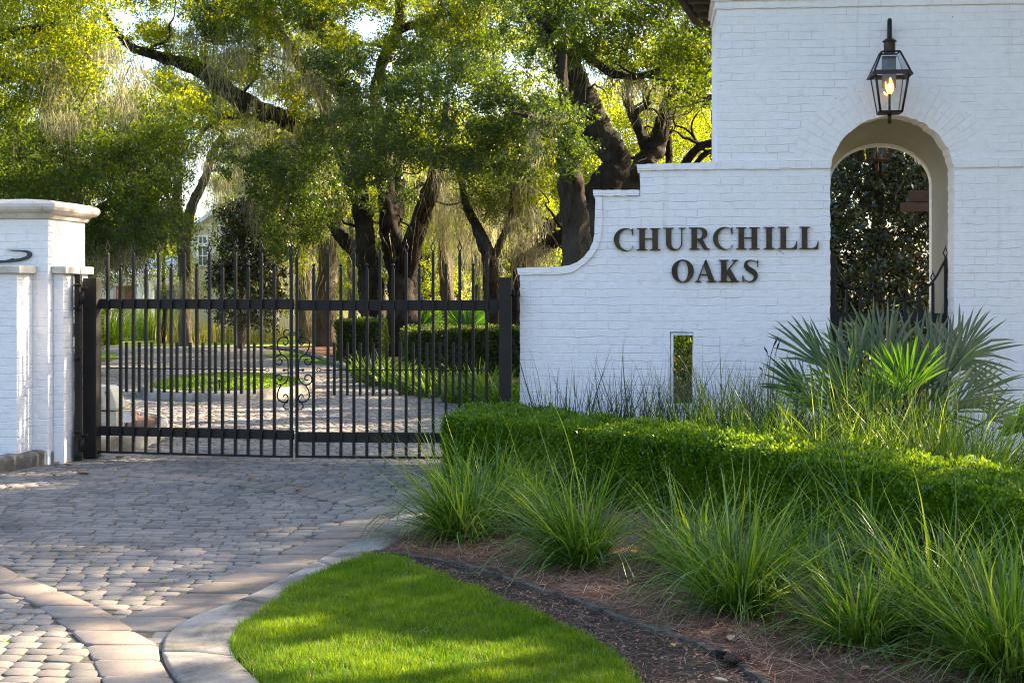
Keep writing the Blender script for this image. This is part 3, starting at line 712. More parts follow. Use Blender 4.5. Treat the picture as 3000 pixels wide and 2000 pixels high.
# ------------------------------------------------------------------ pedestrian gate in the arch
dg = .30
def hg(px,py): return W.hit(px,py,dg)
pg = empty('pedestrian_gate', W.w(cx,dg,0), 'black iron pedestrian gate with dipped top rail inside the white arch', 'gate')
GW = Frame(1520,13.7,5.5); GW.o = GW.o + GW.v*dg
for x0,x1,yt,nm in ((2434,2449,746,'hinge_stile'),(2776,2790,746,'latch_stile')):
    b = MB(); b.box(GW, hg(x0,800)[0], hg(x1,800)[0], -.02,.02, .03, hg(x0,yt)[1]); b.done(nm, M['black_iron'], pg, bevel=.003)
sag = [(2448,782),(2462,806),(2490,838),(2520,858),(2558,874),(2600,881),(2640,880),(2680,868),(2712,846),(2740,815),(2762,775),(2773,755)]
sg = smooth([W.w(hg(x,y)[0], dg+.0, hg(x,y)[1]) for x,y in sag],4)
b = MB(); b.tube(sg, .012, 6); b.done('top_rail', M['black_iron'], pg)
b = MB(); b.box(GW, hg(2449,900)[0], hg(2776,900)[0], .006,.03, hg(2600,946)[1], hg(2600,917)[1]); b.done('middle_rail', M['black_iron'], pg)
for x, yt in ((2480,812),(2521,838),(2563,845),(2605,850),(2651,842),(2694,828),(2733,790),(2770,718)):
    b = MB(); picket(b, GW, hg(x,900)[0], .17, hg(x,yt)[1]); b.done('picket', M['black_iron'], pg)
b = MB(); b.box(GW, hg(2453,980)[0], hg(2466,980)[0], -.05,-.02, hg(2460,1000)[1], hg(2460,962)[1]); lk=b.done('keypad_lock', M['steel'], pg, bevel=.004)
b = MB()
for i in range(4):
    for j in range(2):
        b.ball(GW.w(hg(2456.5+j*6,980)[0], -.051, hg(2460,968+i*8)[1]), .006, n=4)
b.done('button', M['black_iron'], lk)
# ================================================================== ground, drive, beds
def px_line(pts, z=0.0): return [G(x,y,z)[:2] for x,y in pts]
def resample(pts, n):
    p = np.array(pts, float); d = np.r_[0, np.cumsum(np.linalg.norm(np.diff(p,axis=0),axis=1))]
    t = np.linspace(0, d[-1], n); return np.stack([np.interp(t,d,p[:,k]) for k in range(p.shape[1])],1)
def inpoly(P_, poly):
    P_ = np.asarray(P_); poly = np.asarray(poly); x, y = P_[:,0], P_[:,1]; c = np.zeros(len(P_), bool); j = len(poly)-1
    for i in range(len(poly)):
        xi, yi, xj, yj = *poly[i], *poly[j]
        k = ((yi>y)!=(yj>y)) & (x < (xj-xi)*(y-yi)/((yj-yi) if yj!=yi else 1e-9)+xi); c ^= k; j = i
    return c
def sheet(name, poly, z, mat, parent=None, kind='structure', label=None):
    b = MB(); tr = tessellate_polygon([[Vector((p[0],p[1],0)) for p in poly]])
    vs = [b.bm.verts.new((p[0],p[1],z)) for p in poly]
    for t in tr:
        try:
            f = b.bm.faces.new([vs[i] for i in t])
            if f.normal.z < 0: f.normal_flip()
        except ValueError: pass
    b.bm.normal_update()
    for f in b.bm.faces:
        if f.normal.z < 0: f.normal_flip()
    return tag(b.done(name, mat, parent, recalc=False), label, None, None, kind)
gv = 420.0
sheet('ground', [(-gv,-20),(gv,-20),(gv,gv),(-gv,gv)], -.045, M['ground'])
KL = smooth(px_line([(600,2120),(545,2030),(498,1965),(475,1915),(480,1878),(505,1848),(560,1813),(640,1782),(720,1752),(810,1708),(900,1662),(990,1612),(1090,1560),(1170,1505),(1240,1462),(1330,1410),(1430,1370),(1500,1345)]), 6)
KR = smooth(px_line([(850,2120),(790,2030),(735,1975),(694,1932),(682,1893),(704,1848),(745,1815),(790,1785),(880,1718),(1000,1660),(1080,1632),(1140,1605),(1215,1560),(1290,1520),(1345,1475),(1420,1432),(1500,1395),(1560,1370)]), 6)
road_right = [tuple(p) for p in KL] + px_line([(1522,1320),(1535,1250),(1510,1190),(1400,1168),(1260,1151),(1180,1130),(1107,1110),(1015,1080),(940,1050),(870,1030),(760,1018)])
road_left = px_line([(330,1018),(300,1045),(330,1075),(280,1100),(140,1130),(100,1190),(150,1300),(184,1350),(0,1383),(-200,1430)])
road_poly = road_right + road_left + [(-3.2,6.6),(-4.5,4.4),(-2.2,4.4)]
drive_base = [tuple(p) for p in KL]+px_line([(1522,1320),(1600,1250),(1700,1190),(1500,1150)])+[(-1.5,27.5),(-12,27.5),(-9,14),(-8,5),(-4.5,4.2),(-2.2,4.2)]
sheet('driveway_joint_bed', drive_base, -.0065, M['joint'])
farp = [(.0,27.2)]+px_line([(1015,1080),(940,1050),(860,1028),(700,1016)])+px_line([(-100,1016)])+[(-16,27.2)]
sheet('road', px_line([(1150,1098),(1107,1096),(1015,1079),(940,1050),(868,1029),(700,1014.5),(-300,1014.5),(-300,1096)]), -.004, M['road_far'])

def stones(name, quads, mat, cut=.27, gap=.004, bev=.010, dz=.004, depth=.016, kind='structure', z0=0.0):
    """quads (N,4,2) -> rounded eight-sided stones with sloping rims, as one mesh"""
    q = np.asarray(quads, float); N = len(q); c = q.mean(1, keepdims=True)
    d = q-c; L = np.linalg.norm(d,axis=2,keepdims=True); q = c + d*(1-gap*1.4/L)
    cutv = cut*(1+rng.uniform(-.35,.35,(N,4,1)))
    nx, pv = np.roll(q,-1,1), np.roll(q,1,1)
    def clampcut(v): 
        l = np.linalg.norm(v,axis=2,keepdims=True); return v*np.minimum(cutv, .042/np.maximum(l,1e-6)*1.0)
    a = q + clampcut(pv-q); b_ = q + clampcut(nx-q)
    o = np.stack([a,b_],2).reshape(N,8,2)
    inn = c + (o-c)*(1-bev/np.maximum(np.linalg.norm(o-c,axis=2,keepdims=True),1e-3))
    h_ = z0 + rng.uniform(-dz,dz,(N,1)); tilt = rng.normal(0,.011,(N,2))
    zi = h_ + ((inn-c)*tilt[:,None,:]).sum(2); zo = h_-bev*.75 + ((o-c)*tilt[:,None,:]).sum(2)
    V = np.concatenate([np.concatenate([o,(zo-depth)[:,:,None]],2), np.concatenate([o,zo[:,:,None]],2), np.concatenate([inn,zi[:,:,None]],2)],1)  # 24
    f = []
    for k in range(8):
        k2=(k+1)%8; f += [[k,k2,8+k2,8+k],[8+k,8+k2,16+k2,16+k]]
    f += [[16,17,18,19],[16,19,20,23],[20,21,22,23]]
    f = np.array(f); base = (np.arange(N)*24)[:,None,None]
    faces = (f[None]+base).reshape(-1,4)
    var = np.repeat(np.clip(rng.beta(2.2,2.6,N),0,1), len(f))
    return tag(raw_mesh(name, V.reshape(-1,3), 4, mat, var=var, faces=faces), kind=kind)
# border bands of larger pavers
def band(Lp, Rp, n):
    a, b_ = resample(Lp, n+1), resample(Rp, n+1)
    return [[a[i],b_[i],b_[i+1],a[i+1]] for i in range(n)]
inner = smooth(px_line([(398,1852),(352,1816),(400,1792),(500,1757),(602,1709),(735,1658),(811,1627),(893,1587),(1000,1530),(1107,1478),(1180,1440),(1300,1388),(1400,1352)]),5)
kx = [tuple(p) for p in KL]
# part of the kerb line that the border runs along
i0 = min(range(len(KL)), key=lambda i: np.hypot(*(np.array(KL[i])-G(475,1915)[:2]))); kb = KL[i0:-6]
shrink = lambda line, d: [np.array(p)+np.array([-d,0]) for p in line]
def atz(line, Z):
    p = np.array([tuple(q) for q in line]); o_ = np.argsort(p[:,1]); return np.array([np.interp(Z, p[o_,1], p[o_,0]), Z])
KU = [p for p in KL if p[1] > G(0,1893)[1]-.001]
Zs = np.arange(G(0,1848)[1], G(0,1362)[1], .285)
b1 = [[atz(inner[5:],z0), atz(KU,z0)-[.014,0], atz(KU,z1)-[.014,0], atz(inner[5:],z1)] for z0,z1 in zip(Zs[:-1],Zs[1:])]

A2 = smooth(px_line([(-140,1618),(0,1655),(61,1686),(178,1732),(255,1760),(352,1816),(398,1852),(440,1895),(490,1950),(545,2010),(600,2080)]),5)
B2 = smooth(px_line([(-160,1700),(0,1738),(92,1765),(168,1821),(235,1872),(265,1923),(300,2000),(330,2090)]),5)
Zs = np.arange(G(0,2095)[1], G(0,1764)[1], .275); iA = [p for p in A2 if p[1] < G(178,1730)[1]]; iB = [p for p in B2 if p[1] < G(60,1745)[1]]
KLo = [p for p in KL[:60] if p[1] < G(0,1838)[1]]
ra = lambda z: atz(iA,z) if z > G(0,1856)[1] else atz(KLo,z)-[.016,0]
b2 = [[ra(z0), atz(iB,z0), atz(iB,z1), ra(z1)] for z0,z1 in zip(Zs[:-1],Zs[1:])]
zt = Zs[-1]
b2 += [[G(178,1732)[:2], G(60,1752)[:2], atz(iB,zt), atz(iA,zt)], [G(61,1686)[:2], G(-30,1722)[:2], G(60,1752)[:2], G(178,1732)[:2]], [G(0,1655)[:2], G(-120,1690)[:2], G(-30,1722)[:2], G(61,1686)[:2]], [G(-120,1620)[:2], G(-230,1650)[:2], G(-120,1690)[:2], G(0,1655)[:2]]]
b2b = b2
T3 = smooth(px_line([(300,1378),(450,1386),(650,1400),(850,1423),(1000,1443),(1130,1462)]),5); B3 = smooth(px_line([(290,1391),(440,1400),(640,1417),(800,1438),(930,1460),(1040,1484)]),5)
b3 = band(T3, B3, 22)
stones('paver_border', b1, M['band'], cut=.10, gap=.004, bev=.006, z0=.006, dz=.002)
stones('paver_border', b2b, M['band'], cut=.10, gap=.004, bev=.006, z0=.006, dz=.002)
stones('paver_border', b3, M['band'], cut=.10, gap=.004, bev=.006, dz=.001, z0=.005)
excl = []
def bandpoly(bd): return np.array([q[0] for q in bd]+[bd[-1][3]]+[bd[-1][2]]+[q[1] for q in bd][::-1])
excl += [np.array(q) for q in b1+b2]+[bandpoly(b3)]
# wedge between kerb and bands
wedge = [A2[k] for k in range(len(A2)) if A2[k][1] < G(398,1852)[1]+.02]
isl_c = (G(590,1176)+np.array([0,1.9,0]))[:2]; isl_rx, isl_ry = 1.36, 1.95
th = np.linspace(0,2*math.pi,49)[:-1]
isl = np.stack([isl_c[0]+isl_rx*np.cos(th), isl_c[1]+isl_ry*np.sin(th)],1)
bed = np.array(smooth(px_line([(150,1330),(300,1320),(395,1318),(440,1303),(482,1283),(493,1262),(470,1247),(390,1236),(280,1230),(100,1230)]),4))
excl += [isl, bed]
rows = []
y = 4.5; k = 0
ca, sa = math.cos(R(-2.5)), math.sin(R(-2.5))
while y < 27.3:
    dy = .116+rng.uniform(-.005,.005); x = -10.5+rng.uniform(0,.2)
    while x < 3.2:
        lx = rng.choice([.10,.13,.16,.145])+rng.uniform(-.012,.012)
        wob = lambda xx, yy: yy + .030*math.sin(xx*1.3+yy*.7)+.012*math.sin(xx*4.1+yy*2)
        q = [(x,wob(x,y)),(x+lx,wob(x+lx,y)),(x+lx,wob(x+lx,y+dy)),(x,wob(x,y+dy))]
        q = [(a*ca-b_*sa*0+ b_*sa*0 , b_ + a*sa) for a,b_ in q]
        rows.append(q); x += lx
    y += dy; k += 1
rows = np.array(rows); cc = rows.mean(1)
keep = inpoly(cc, np.array(road_poly)) & (np.abs(cc[:,0]) < .38*cc[:,1]+.5)
m2 = keep.copy()
for e in excl:
    m2 &= ~inpoly(cc, e)
near = m2 & (cc[:,1] < 15); far = m2 & (cc[:,1] >= 15)
rows = rows + rng.normal(0,.0055,rows.shape)
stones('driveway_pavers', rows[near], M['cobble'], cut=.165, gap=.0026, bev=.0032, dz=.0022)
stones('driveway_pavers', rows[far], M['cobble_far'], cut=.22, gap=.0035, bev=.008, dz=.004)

# ribbon kerb along lawn and bed
def ribbon(name, Lp, Rp, z, mat, n=110, joints=14, thick=.08):
    a, c = resample(Lp,n), resample(Rp,n); b = MB()
    for s0 in range(0, n-1, joints):
        seg = list(range(s0, min(s0+joints, n-1)+1)); prev = None
        for j, i in enumerate(seg):
            p, q = a[i], c[i]
            if j == 0: p = a[i]+(a[i+1]-a[i])*.04; q = c[i]+(c[i+1]-c[i])*.04
            if j == len(seg)-1: p = a[i]-(a[i]-a[i-1])*.04; q = c[i]-(c[i]-c[i-1])*.04
            d = (q-p)/np.linalg.norm(q-p); wob = rng.normal(0,.0015,6)
            prof = [(p,z-thick),(p,z-.012),(p+d*.008,z-.003),(p+d*.022,z+wob[0]),(p+(q-p)*.5,z+.004+wob[1]),(q-d*.022,z+wob[2]),(q-d*.006,z-.006),(q,z-.02),(q,z-thick)]
            ring_ = [b.bm.verts.new((w[0],w[1],zz_)) for w,zz_ in prof]
            if prev:
                for k in range(len(ring_)-1): 
                    f = b.bm.faces.new((prev[k],prev[k+1],ring_[k+1],ring_[k])); f.smooth=True
            if j in (0,len(seg)-1): b.bm.faces.new(ring_ if j else ring_[::-1])
            prev = ring_
    return tag(b.done(name, mat), kind='structure')
ribbon('kerb', KL, KR, .016, M['concrete'])
# lawn, soil strip, straw bed
edge = smooth(px_line([(1095,1622),(1180,1635),(1319,1657),(1440,1687),(1540,1726),(1634,1748),(1761,1798),(1871,1842),(1960,1868),(2035,1898),(2117,1931),(2204,1985),(2330,2090)]),5)
lawnR = smooth(px_line([(1086,1634),(1186,1649),(1252,1682),(1374,1726),(1462,1765),(1595,1820),(1705,1875),(1788,1920),(1844,1986),(1960,2110)]),5)
lawnL = [tuple(p) for p in KR if p[1] < G(1084,1632)[1]+.02]
lawn_poly = lawnL + [tuple(p) for p in lawnR]
sheet('lawn', lawn_poly, .010, M['lawn_soil'])
sheet('soil_strip', [tuple(p) for p in lawnR]+[tuple(p) for p in edge][::-1], .004, M['soil'])
bedL = [tuple(p) for p in KR if p[1] >= G(1084,1632)[1]-.02]
straw_poly = [tuple(p) for p in edge][::-1]+bedL+[W.w(-.02,-.0,0)[:2], W.w(8.0,-.0,0)[:2], (5.5,4.6),(2.2,4.6)]
sheet('straw_bed', straw_poly, .018, M['mulch'])
b = MB(); e3 = resample(edge, 90)                        # low edging strip with broken top
for s0, s1 in ((0,44),(44,89)):
    prev=None
    for i in range(s0,s1+1):
        t = e3[min(i+1,89)]-e3[max(i-1,0)]; t/=np.linalg.norm(t); nn=np.array([-t[1],t[0]])*.015
        zt = .032+rng.uniform(-.009,.007); p=e3[i] + (nn*.5 if s0 else 0)
        r_ = [b.bm.verts.new((*(p+nn),-.02)),b.bm.verts.new((*(p+nn),zt)),b.bm.verts.new((*(p-nn),zt-.004)),b.bm.verts.new((*(p-nn),-.02))]
        if prev:
            for k in range(3): b.bm.faces.new((prev[k],prev[k+1],r_[k+1],r_[k]))
        else: b.bm.faces.new(r_)
        prev=r_
    b.bm.faces.new(prev[::-1])
tag(b.done('bed_edging', M['timber_edge']), 'thin weathered edging strip dividing the lawn side soil from the pine straw', 'edging')

# ------------------------------------------------------------------ vectorised plants
def unit(v): return v/np.maximum(np.linalg.norm(v,axis=-1,keepdims=True),1e-9)
def rand_dir(n): return unit(rng.normal(size=(n,3)))
def leaves_at(pos, size, aspect=.45, axis=None, flat=0.0, var=None):
    """rhombic leaves; returns verts (N*4,3)"""
    n = len(pos); d = rand_dir(n) if axis is None else unit(axis+rng.normal(0,.35,(n,3)))
    s = rand_dir(n); s[:,2] *= (1-flat); s = unit(np.cross(d, s)); s = unit(np.cross(d,s))
    L = (size*rng.uniform(.65,1.25,n))[:,None]; w = L*aspect*.5
    mid = pos + d*L*.06
    V = np.stack([pos-d*L*.5, mid+s*w, pos+d*L*.5, mid-s*w],1)
    return V.reshape(-1,3)
def strips(root, L, az, lean, bend, w, segs=5, twist=.4, zmin=.012, wob=0.0, pw=1.6, root_w=.55, down=False):
    """curved tapering blades as (verts, faces)"""
    n = len(root); side_a = az+math.pi/2+rng.normal(0,twist,n)
    sv = np.stack([np.cos(side_a),np.sin(side_a),np.zeros(n)],1)
    p = np.array(root, float); out = []
    hd = np.stack([np.cos(az),np.sin(az),np.zeros(n)],1)
    wobd = rng.normal(0,1,(n,3))*wob
    for k in range(segs+1):
        t = k/segs; ww = w*np.where(t<.3, root_w+(1-root_w)*t/.3, 1.0)*max(1-t**pw,.04)
        out.append(np.stack([p-sv*ww[:,None]/2, p+sv*ww[:,None]/2],1))
        if k < segs:
            th_ = lean+bend*((t+.5/segs)**1.3); st = L/segs
            up_ = -np.cos(th_) if down else np.cos(th_)
            p = p + hd*(np.sin(th_)*st)[:,None]; p[:,2] += up_*st; p = p + wobd*math.sin(3.0*t+1)*st[:,None]
            if zmin is not None: p[:,2] = np.maximum(p[:,2], zmin)
    V = np.stack(out,1)  # n, segs+1, 2, 3
    base = (np.arange(n)*(segs+1)*2)[:,None,None]
    f = np.array([[2*k,2*k+1,2*k+3,2*k+2] for k in range(segs)])[None]+base
    return V.reshape(-1,3), f.reshape(-1,4)
def blade_obj(name, mat, root, L, az, lean, bend, w, segs=5, var=None, parent=None, **kw):
    V, f = strips(root, L, az, lean, bend, w, segs, **kw)
    v = rng.uniform(0,1,len(root)) if var is None else var
    return raw_mesh(name, V, 4, mat, parent, np.repeat(v,segs), f)
def scatter(poly, n):
    poly = np.array(poly); lo, hi = poly.min(0), poly.max(0); out = np.zeros((0,2))
    while len(out) < n:
        p = rng.uniform(lo,hi,(n*2,2)); out = np.concatenate([out,p[inpoly(p,poly)]])
    return out[:n]
# lawn
n = 150000; rp = scatter(np.array(lawn_poly), n)+rng.normal(0,.012,(150000,2))
dens = np.sin(rp[:,0]*9+rp[:,1]*4)*np.sin(rp[:,1]*11-rp[:,0]*3)
L = rng.uniform(.022,.060,n)*(1+.22*dens)*(1+.25*np.sin(rp[:,0]*23+rp[:,1]*9)*np.sin(rp[:,1]*27))
patch = np.sin(rp[:,0]*3.1+2)*np.sin(rp[:,1]*2.3+1)+.5*np.sin(rp[:,0]*7.7+rp[:,1]*5)
var = np.clip(rng.beta(1.3,1.8,n)*.9+.10*dens+.10*patch+.03,0,1)
o = blade_obj('lawn_grass', M['lawn'], np.c_[rp,np.full(n,.008)], L, rng.uniform(0,6.28,n), rng.uniform(0,.5,n), rng.uniform(0,1.0,n), rng.uniform(.0028,.0048,n), 2, var, root_w=.9, twist=1.5)
tag(o, 'dense bright green lawn grass', 'grass', kind='stuff')
n = 9000; rp = scatter(np.array(lawn_poly), n); k_ = (np.sin(rp[:,0]*5+1)*np.sin(rp[:,1]*4.3)+rng.normal(0,.4,n))>-.1; rp = rp[k_]; n=len(rp)
o = blade_obj('dry_lawn_blades', M['needle'], np.c_[rp,np.full(n,.01)], rng.uniform(.03,.06,n), rng.uniform(0,6.28,n), rng.uniform(.2,1.1,n), rng.uniform(0,.8,n), rng.uniform(.002,.0035,n), 2, rng.uniform(.6,1,n), root_w=.9, twist=1.5)
tag(o, 'scattered dry blades in the lawn', 'grass', kind='stuff')
# pine straw
n = 90000; rp = scatter(np.array(straw_poly), n); rp = rp[(rp[:,1]<11.3)|(rng.uniform(size=n)<.25)]; n=len(rp)
hgt = .012+.02*np.clip(np.sin(rp[:,0]*3.1+1)*np.sin(rp[:,1]*2.7)+.3,0,1)
o = blade_obj('pine_straw', M['needle'], np.c_[rp,hgt+rng.uniform(.004,.022,n)], rng.uniform(.07,.20,n), rng.uniform(0,6.28,n)+.0*n, rng.uniform(1.15,1.62,n), rng.uniform(-.15,.7,n), rng.uniform(.0018,.0042,n), 3, zmin=.020, twist=1.0)
tag(o, 'reddish brown pine straw mulch', 'pine straw', kind='stuff')
sp = np.array([tuple(p) for p in lawnR]+[tuple(p) for p in edge][::-1]); n=1300; rp = scatter(sp,n)
V = leaves_at(np.c_[rp,rng.uniform(.006,.012,n)], .020, .6, axis=np.c_[rng.normal(size=(n,2)),np.zeros(n)])
o = raw_mesh('soil_litter', V, 4, M['needle'], var=rng.beta(1,3,n)); tag(o,'chips and crumbs of dead leaf on the bare soil','litter',kind='stuff')
n=1500; rp=scatter(sp,n); o = blade_obj('straw_wisps', M['needle'], np.c_[rp,rng.uniform(.010,.018,n)], rng.uniform(.05,.15,n), rng.uniform(0,6.28,n), rng.uniform(1.4,1.6,n), rng.uniform(-.1,.2,n), rng.uniform(.0014,.003,n), 3, zmin=.010, twist=1.); tag(o,'stray needles on the soil','pine straw',kind='stuff')
# weeds in paver joints
n = 900; rr = rows[near]; pick = rr[rng.integers(0,len(rr),n//6),rng.integers(0,4,n//6)]; rt = np.repeat(pick,6,0)+rng.normal(0,.006,(n//6*6,2))
kk = len(rt); o = raw_mesh('joint_weeds', leaves_at(np.c_[rt,rng.uniform(.0,.012,kk)], .013, .5), 4, M['ground_cover'], var=rng.uniform(0,1,kk)); tag(o,'tiny weeds growing in the paver joints','weeds',kind='stuff')

# ornamental grass clumps
def clump(px, py, n, Lr, label, spread=.10, mat='blade', lean=(.02,1.15), bend=(.3,2.4), w=(.008,.0175), dead=.06, bias=None, name='ornamental_grass', group='fountain grass clumps', xy=None, z=.015, seed_heads=0, cat='grass clump'):
    c = G(px,py)[:2] if xy is None else xy
    if xy is None: n = int(n*1.65); Lr = (Lr[0]*.60, Lr[1]*1.03); spread *= 1.3
    e = empty(name, (c[0],c[1],z), label, cat, group)
    rr_ = np.sqrt(rng.uniform(0,1,n))*spread; a = rng.uniform(0,6.28,n)
    root = np.c_[c[0]+rr_*np.cos(a), c[1]+rr_*np.sin(a), np.full(n,z)]
    az = a+rng.normal(0,.5,n)
    if bias is not None: 
        az = np.where(rng.uniform(size=n)<.35, bias+rng.normal(0,.6,n), az)
    ln = lean[0]+(lean[1]-lean[0])*rng.uniform(0,1,n)**1.1
    bd = bend[0]+(bend[1]-bend[0])*rng.uniform(0,1,n)**1.4
    L = rng.uniform(Lr[0],Lr[1],n)
    var = np.clip(rng.beta(.8,1.5,n),0,1); f_ = rng.uniform(size=n)<.12; bd = np.where(f_, bd+1.1, bd); L = np.where(f_, L*1.12, L)
    blade_obj('blades', M[mat], root, L, az, ln, bd, rng.uniform(*w,n), 8, var, e, twist=.9, wob=.20)
    k = int(n*dead)
    if k: 
        i = rng.integers(0,n,k); blade_obj('dry_blades', M['needle'], root[i], L[i]*.7, az[i]+.3, rng.uniform(.7,1.4,k), rng.uniform(.2,.9,k), rng.uniform(.003,.006,k), 6, rng.uniform(.25,.75,k), e)
    return e
clump(1352,1582,420,(.42,.92),'bright green grass clump at the left end of the bed, leaning over the kerb', bias=R(200))
clump(1700,1662,430,(.40,.90),'arching grass clump in front of the hedge, second from the kerb', bias=R(190))
clump(1560,1560,240,(.35,.75),'smaller grass clump tucked between the first two, close to the hedge', spread=.08)
clump(2165,1795,470,(.40,.88),'large grass clump in the middle of the front row, below the slot in the wall')
clump(2560,1680,220,(.40,.85),'tall grass clump against the hedge, behind the front row')
clump(2535,1895,380,(.32,.68),'grass clump in the front row with a bare straw patch on its left')
clump(2960,1990,480,(.40,.85),'grass clump cut by the bottom right corner of the picture')
clump(2880,1850,240,(.35,.7),'grass clump before the hedge near the right picture edge', spread=.09)
clump(1990,1650,150,(.35,.65),'grass clump close to the hedge between the second and the largest clump', spread=.09)
clump(2380,1720,200,(.3,.6),'low grass clump filling the gap right of the largest clump', spread=.08)
clump(1440,1530,260,(.4,.8),'grass clump close to the hedge end, behind the first clump', spread=.09)
clump(2740,1880,360,(.4,.85),'full grass clump between the front clump and the right corner clump', spread=.10)
clump(2060,1700,240,(.35,.7),'grass clump nestled against the left side of the largest clump', spread=.08)

# clipped hedge
def leafy(name, label, cat, boxes, dens, size, mat, jit=.035, core='soil', group=None, aspect=.55, sprig=.25):
    """boxes: list of (path points xy, width, height) ; leaves on a rough clipped surface round a dark twiggy core"""
    e = empty(name, (*boxes[0][0][0],0), label, cat, group); allp=[]; allax=[]; cb = MB()
    for path, wd, ht in boxes:
        pp = resample(path, max(3,int(len(path)*6))); d = np.gradient(pp,axis=0); d = d/np.linalg.norm(d,axis=1,keepdims=True); nn = np.c_[-d[:,1],d[:,0]]
        L = np.linalg.norm(np.diff(pp,axis=0),axis=1).sum(); area = L*(wd+2*ht)+2*wd*ht; n = int(area*dens)
        t = rng.uniform(0,len(pp)-1.001,n); i = t.astype(int); fr_ = (t-i)[:,None]
        base = pp[i]*(1-fr_)+pp[i+1]*fr_; nb = unit(nn[i]*(1-fr_)+nn[i+1]*fr_); tb = unit(d[i])
        s = rng.uniform(-(wd/2+ht),(wd/2+ht),n)
        off = np.clip(s,-wd/2,wd/2); z = np.where(np.abs(s)>wd/2, ht-(np.abs(s)-wd/2), ht)
        nrm = np.where((np.abs(s)>wd/2)[:,None], np.c_[nb*np.sign(s)[:,None],np.zeros(n)], np.array([0,0,1.0]))
        # ends
        ke = rng.uniform(size=n) < (2*wd*ht/area); m1 = ke & (rng.uniform(size=n)<.5); m2_ = ke & ~m1
        for mm, idx, sg in ((m1,0,-1),(m2_,-1,1)):
            c_ = mm.sum(); base[mm] = pp[idx]; nb[mm] = nn[idx]; off[mm] = rng.uniform(-wd/2,wd/2,c_); z[mm]=rng.uniform(0,ht,c_); nrm[mm] = np.r_[d[idx]*sg,0]
        xy = base + nb*off[:,None]
        lump = .022*np.sin(xy[:,0]*5.1+xy[:,1]*3.3+z*6)+.018*np.sin(xy[:,0]*11+z*9-xy[:,1]*7)+.012*np.sin(xy[:,0]*23+xy[:,1]*19)
        dep = -np.abs(rng.normal(0,jit,n))+rng.exponential(.011,n)+lump
        corner = np.clip(1-np.abs(np.abs(s)-wd/2)/.08,0,1)*.022
        P3 = np.c_[xy,z] + nrm*(dep-corner)[:,None]
        P3[:,2] = np.maximum(P3[:,2], .02)
        allp.append(P3); allax.append(nrm*.7+np.array([0,0,.55]))
        hw = wd/2-.07
        prev=None
        for j in range(1,len(pp)-1):
            r_ = [cb.bm.verts.new((*(pp[j]+nn[j]*o_),zz_)) for o_,zz_ in ((-hw,.0),(-hw,ht-.07),(hw,ht-.07),(hw,.0))]
            if prev:
                for k in range(3): cb.bm.faces.new((prev[k],prev[k+1],r_[k+1],r_[k]))
            else: cb.bm.faces.new(r_)
            prev=r_
        cb.bm.faces.new(prev[::-1])
    cb.done('twig_core', M[core], e)
    Pn = np.concatenate(allp); ax = np.concatenate(allax)
    # leaves gather into sprigs
    V = leaves_at(Pn, size, aspect, axis=ax)
    cl = .5+.5*np.sin(Pn[:,0]*31+Pn[:,2]*27)*np.sin(Pn[:,1]*29+Pn[:,2]*13)
    raw_mesh('leaves', V, 4, M[mat], e, np.clip(rng.beta(2,2.5,len(Pn))*.75+.25*cl,0,1))
    return e
hf = px_line([(1420,1370),(1470,1375),(1700,1440),(1950,1470),(2150,1505),(2400,1560),(2700,1620),(2900,1665),(3150,1725)])
def topline(pts, z): return [np.array(P(x,y,F*(EYE-z)/(y-HY)))[:2] for x,y in pts]
HH = .60
front = topline([(1300,1218),(1500,1232),(1700,1255),(1900,1275),(2100,1297),(2300,1330),(2500,1360),(2700,1398),(2850,1425),(3000,1458),(3250,1520)], HH)
fr_ = smooth(front, 4); dd = np.gradient(np.array(fr_),axis=0); dd = unit(dd); nrm2 = np.c_[-dd[:,1],dd[:,0]]
wd = .62; hedge_c = np.array(fr_)+nrm2*wd/2
backx = [hedge_c[0]+np.array([.32,.1]), hedge_c[0]+np.array([.42,.9])]
leafy('box_hedge', 'long clipped boxwood hedge curving across the bed in front of the white wall', 'hedge',
      [(hedge_c, wd, HH), (backx, .95, HH-.035)], 30000, .030, 'leaf_box', jit=.038)
# left picture edge shrub
lb = G(-45,1345)[:2]
def bush(name, label, c, r, ht, n, size, mat, cat='shrub', group=None, asp=.5, stems=6, z0=0):
    e = empty(name, (c[0],c[1],z0), label, cat, group)
    u = rand_dir(n); u[:,2]=np.abs(u[:,2])*1.0; rad = rng.uniform(.45,1.0,n)**.5*(1+.16*np.sin(u[:,0]*9+u[:,2]*7)+.12*np.sin(u[:,1]*14))
    p = np.c_[c[0]+u[:,0]*rad*r, c[1]+u[:,1]*rad*r, z0+.05+u[:,2]*rad*ht]
    raw_mesh('foliage', leaves_at(p,size,asp,axis=u*.6+np.array([0,0,.3])), 4, M[mat], e, rng.beta(2,2.3,n))
    b = MB()
    for k in range(stems):
        a = rng.uniform(0,6.28); b.tube([(c[0],c[1],z0),(c[0]+.4*r*math.cos(a),c[1]+.4*r*math.sin(a),z0+ht*.45),(c[0]+.6*r*math.cos(a),c[1]+.6*r*math.sin(a),z0+ht*.75)],[.014,.009,.004],5)
    b.done('stem', M['bark'], e); return e
bush('box_shrub','clipped round boxwood shrub cut by the left edge beside the pillar', lb, .30, .78, 9000, .026, 'leaf_box')
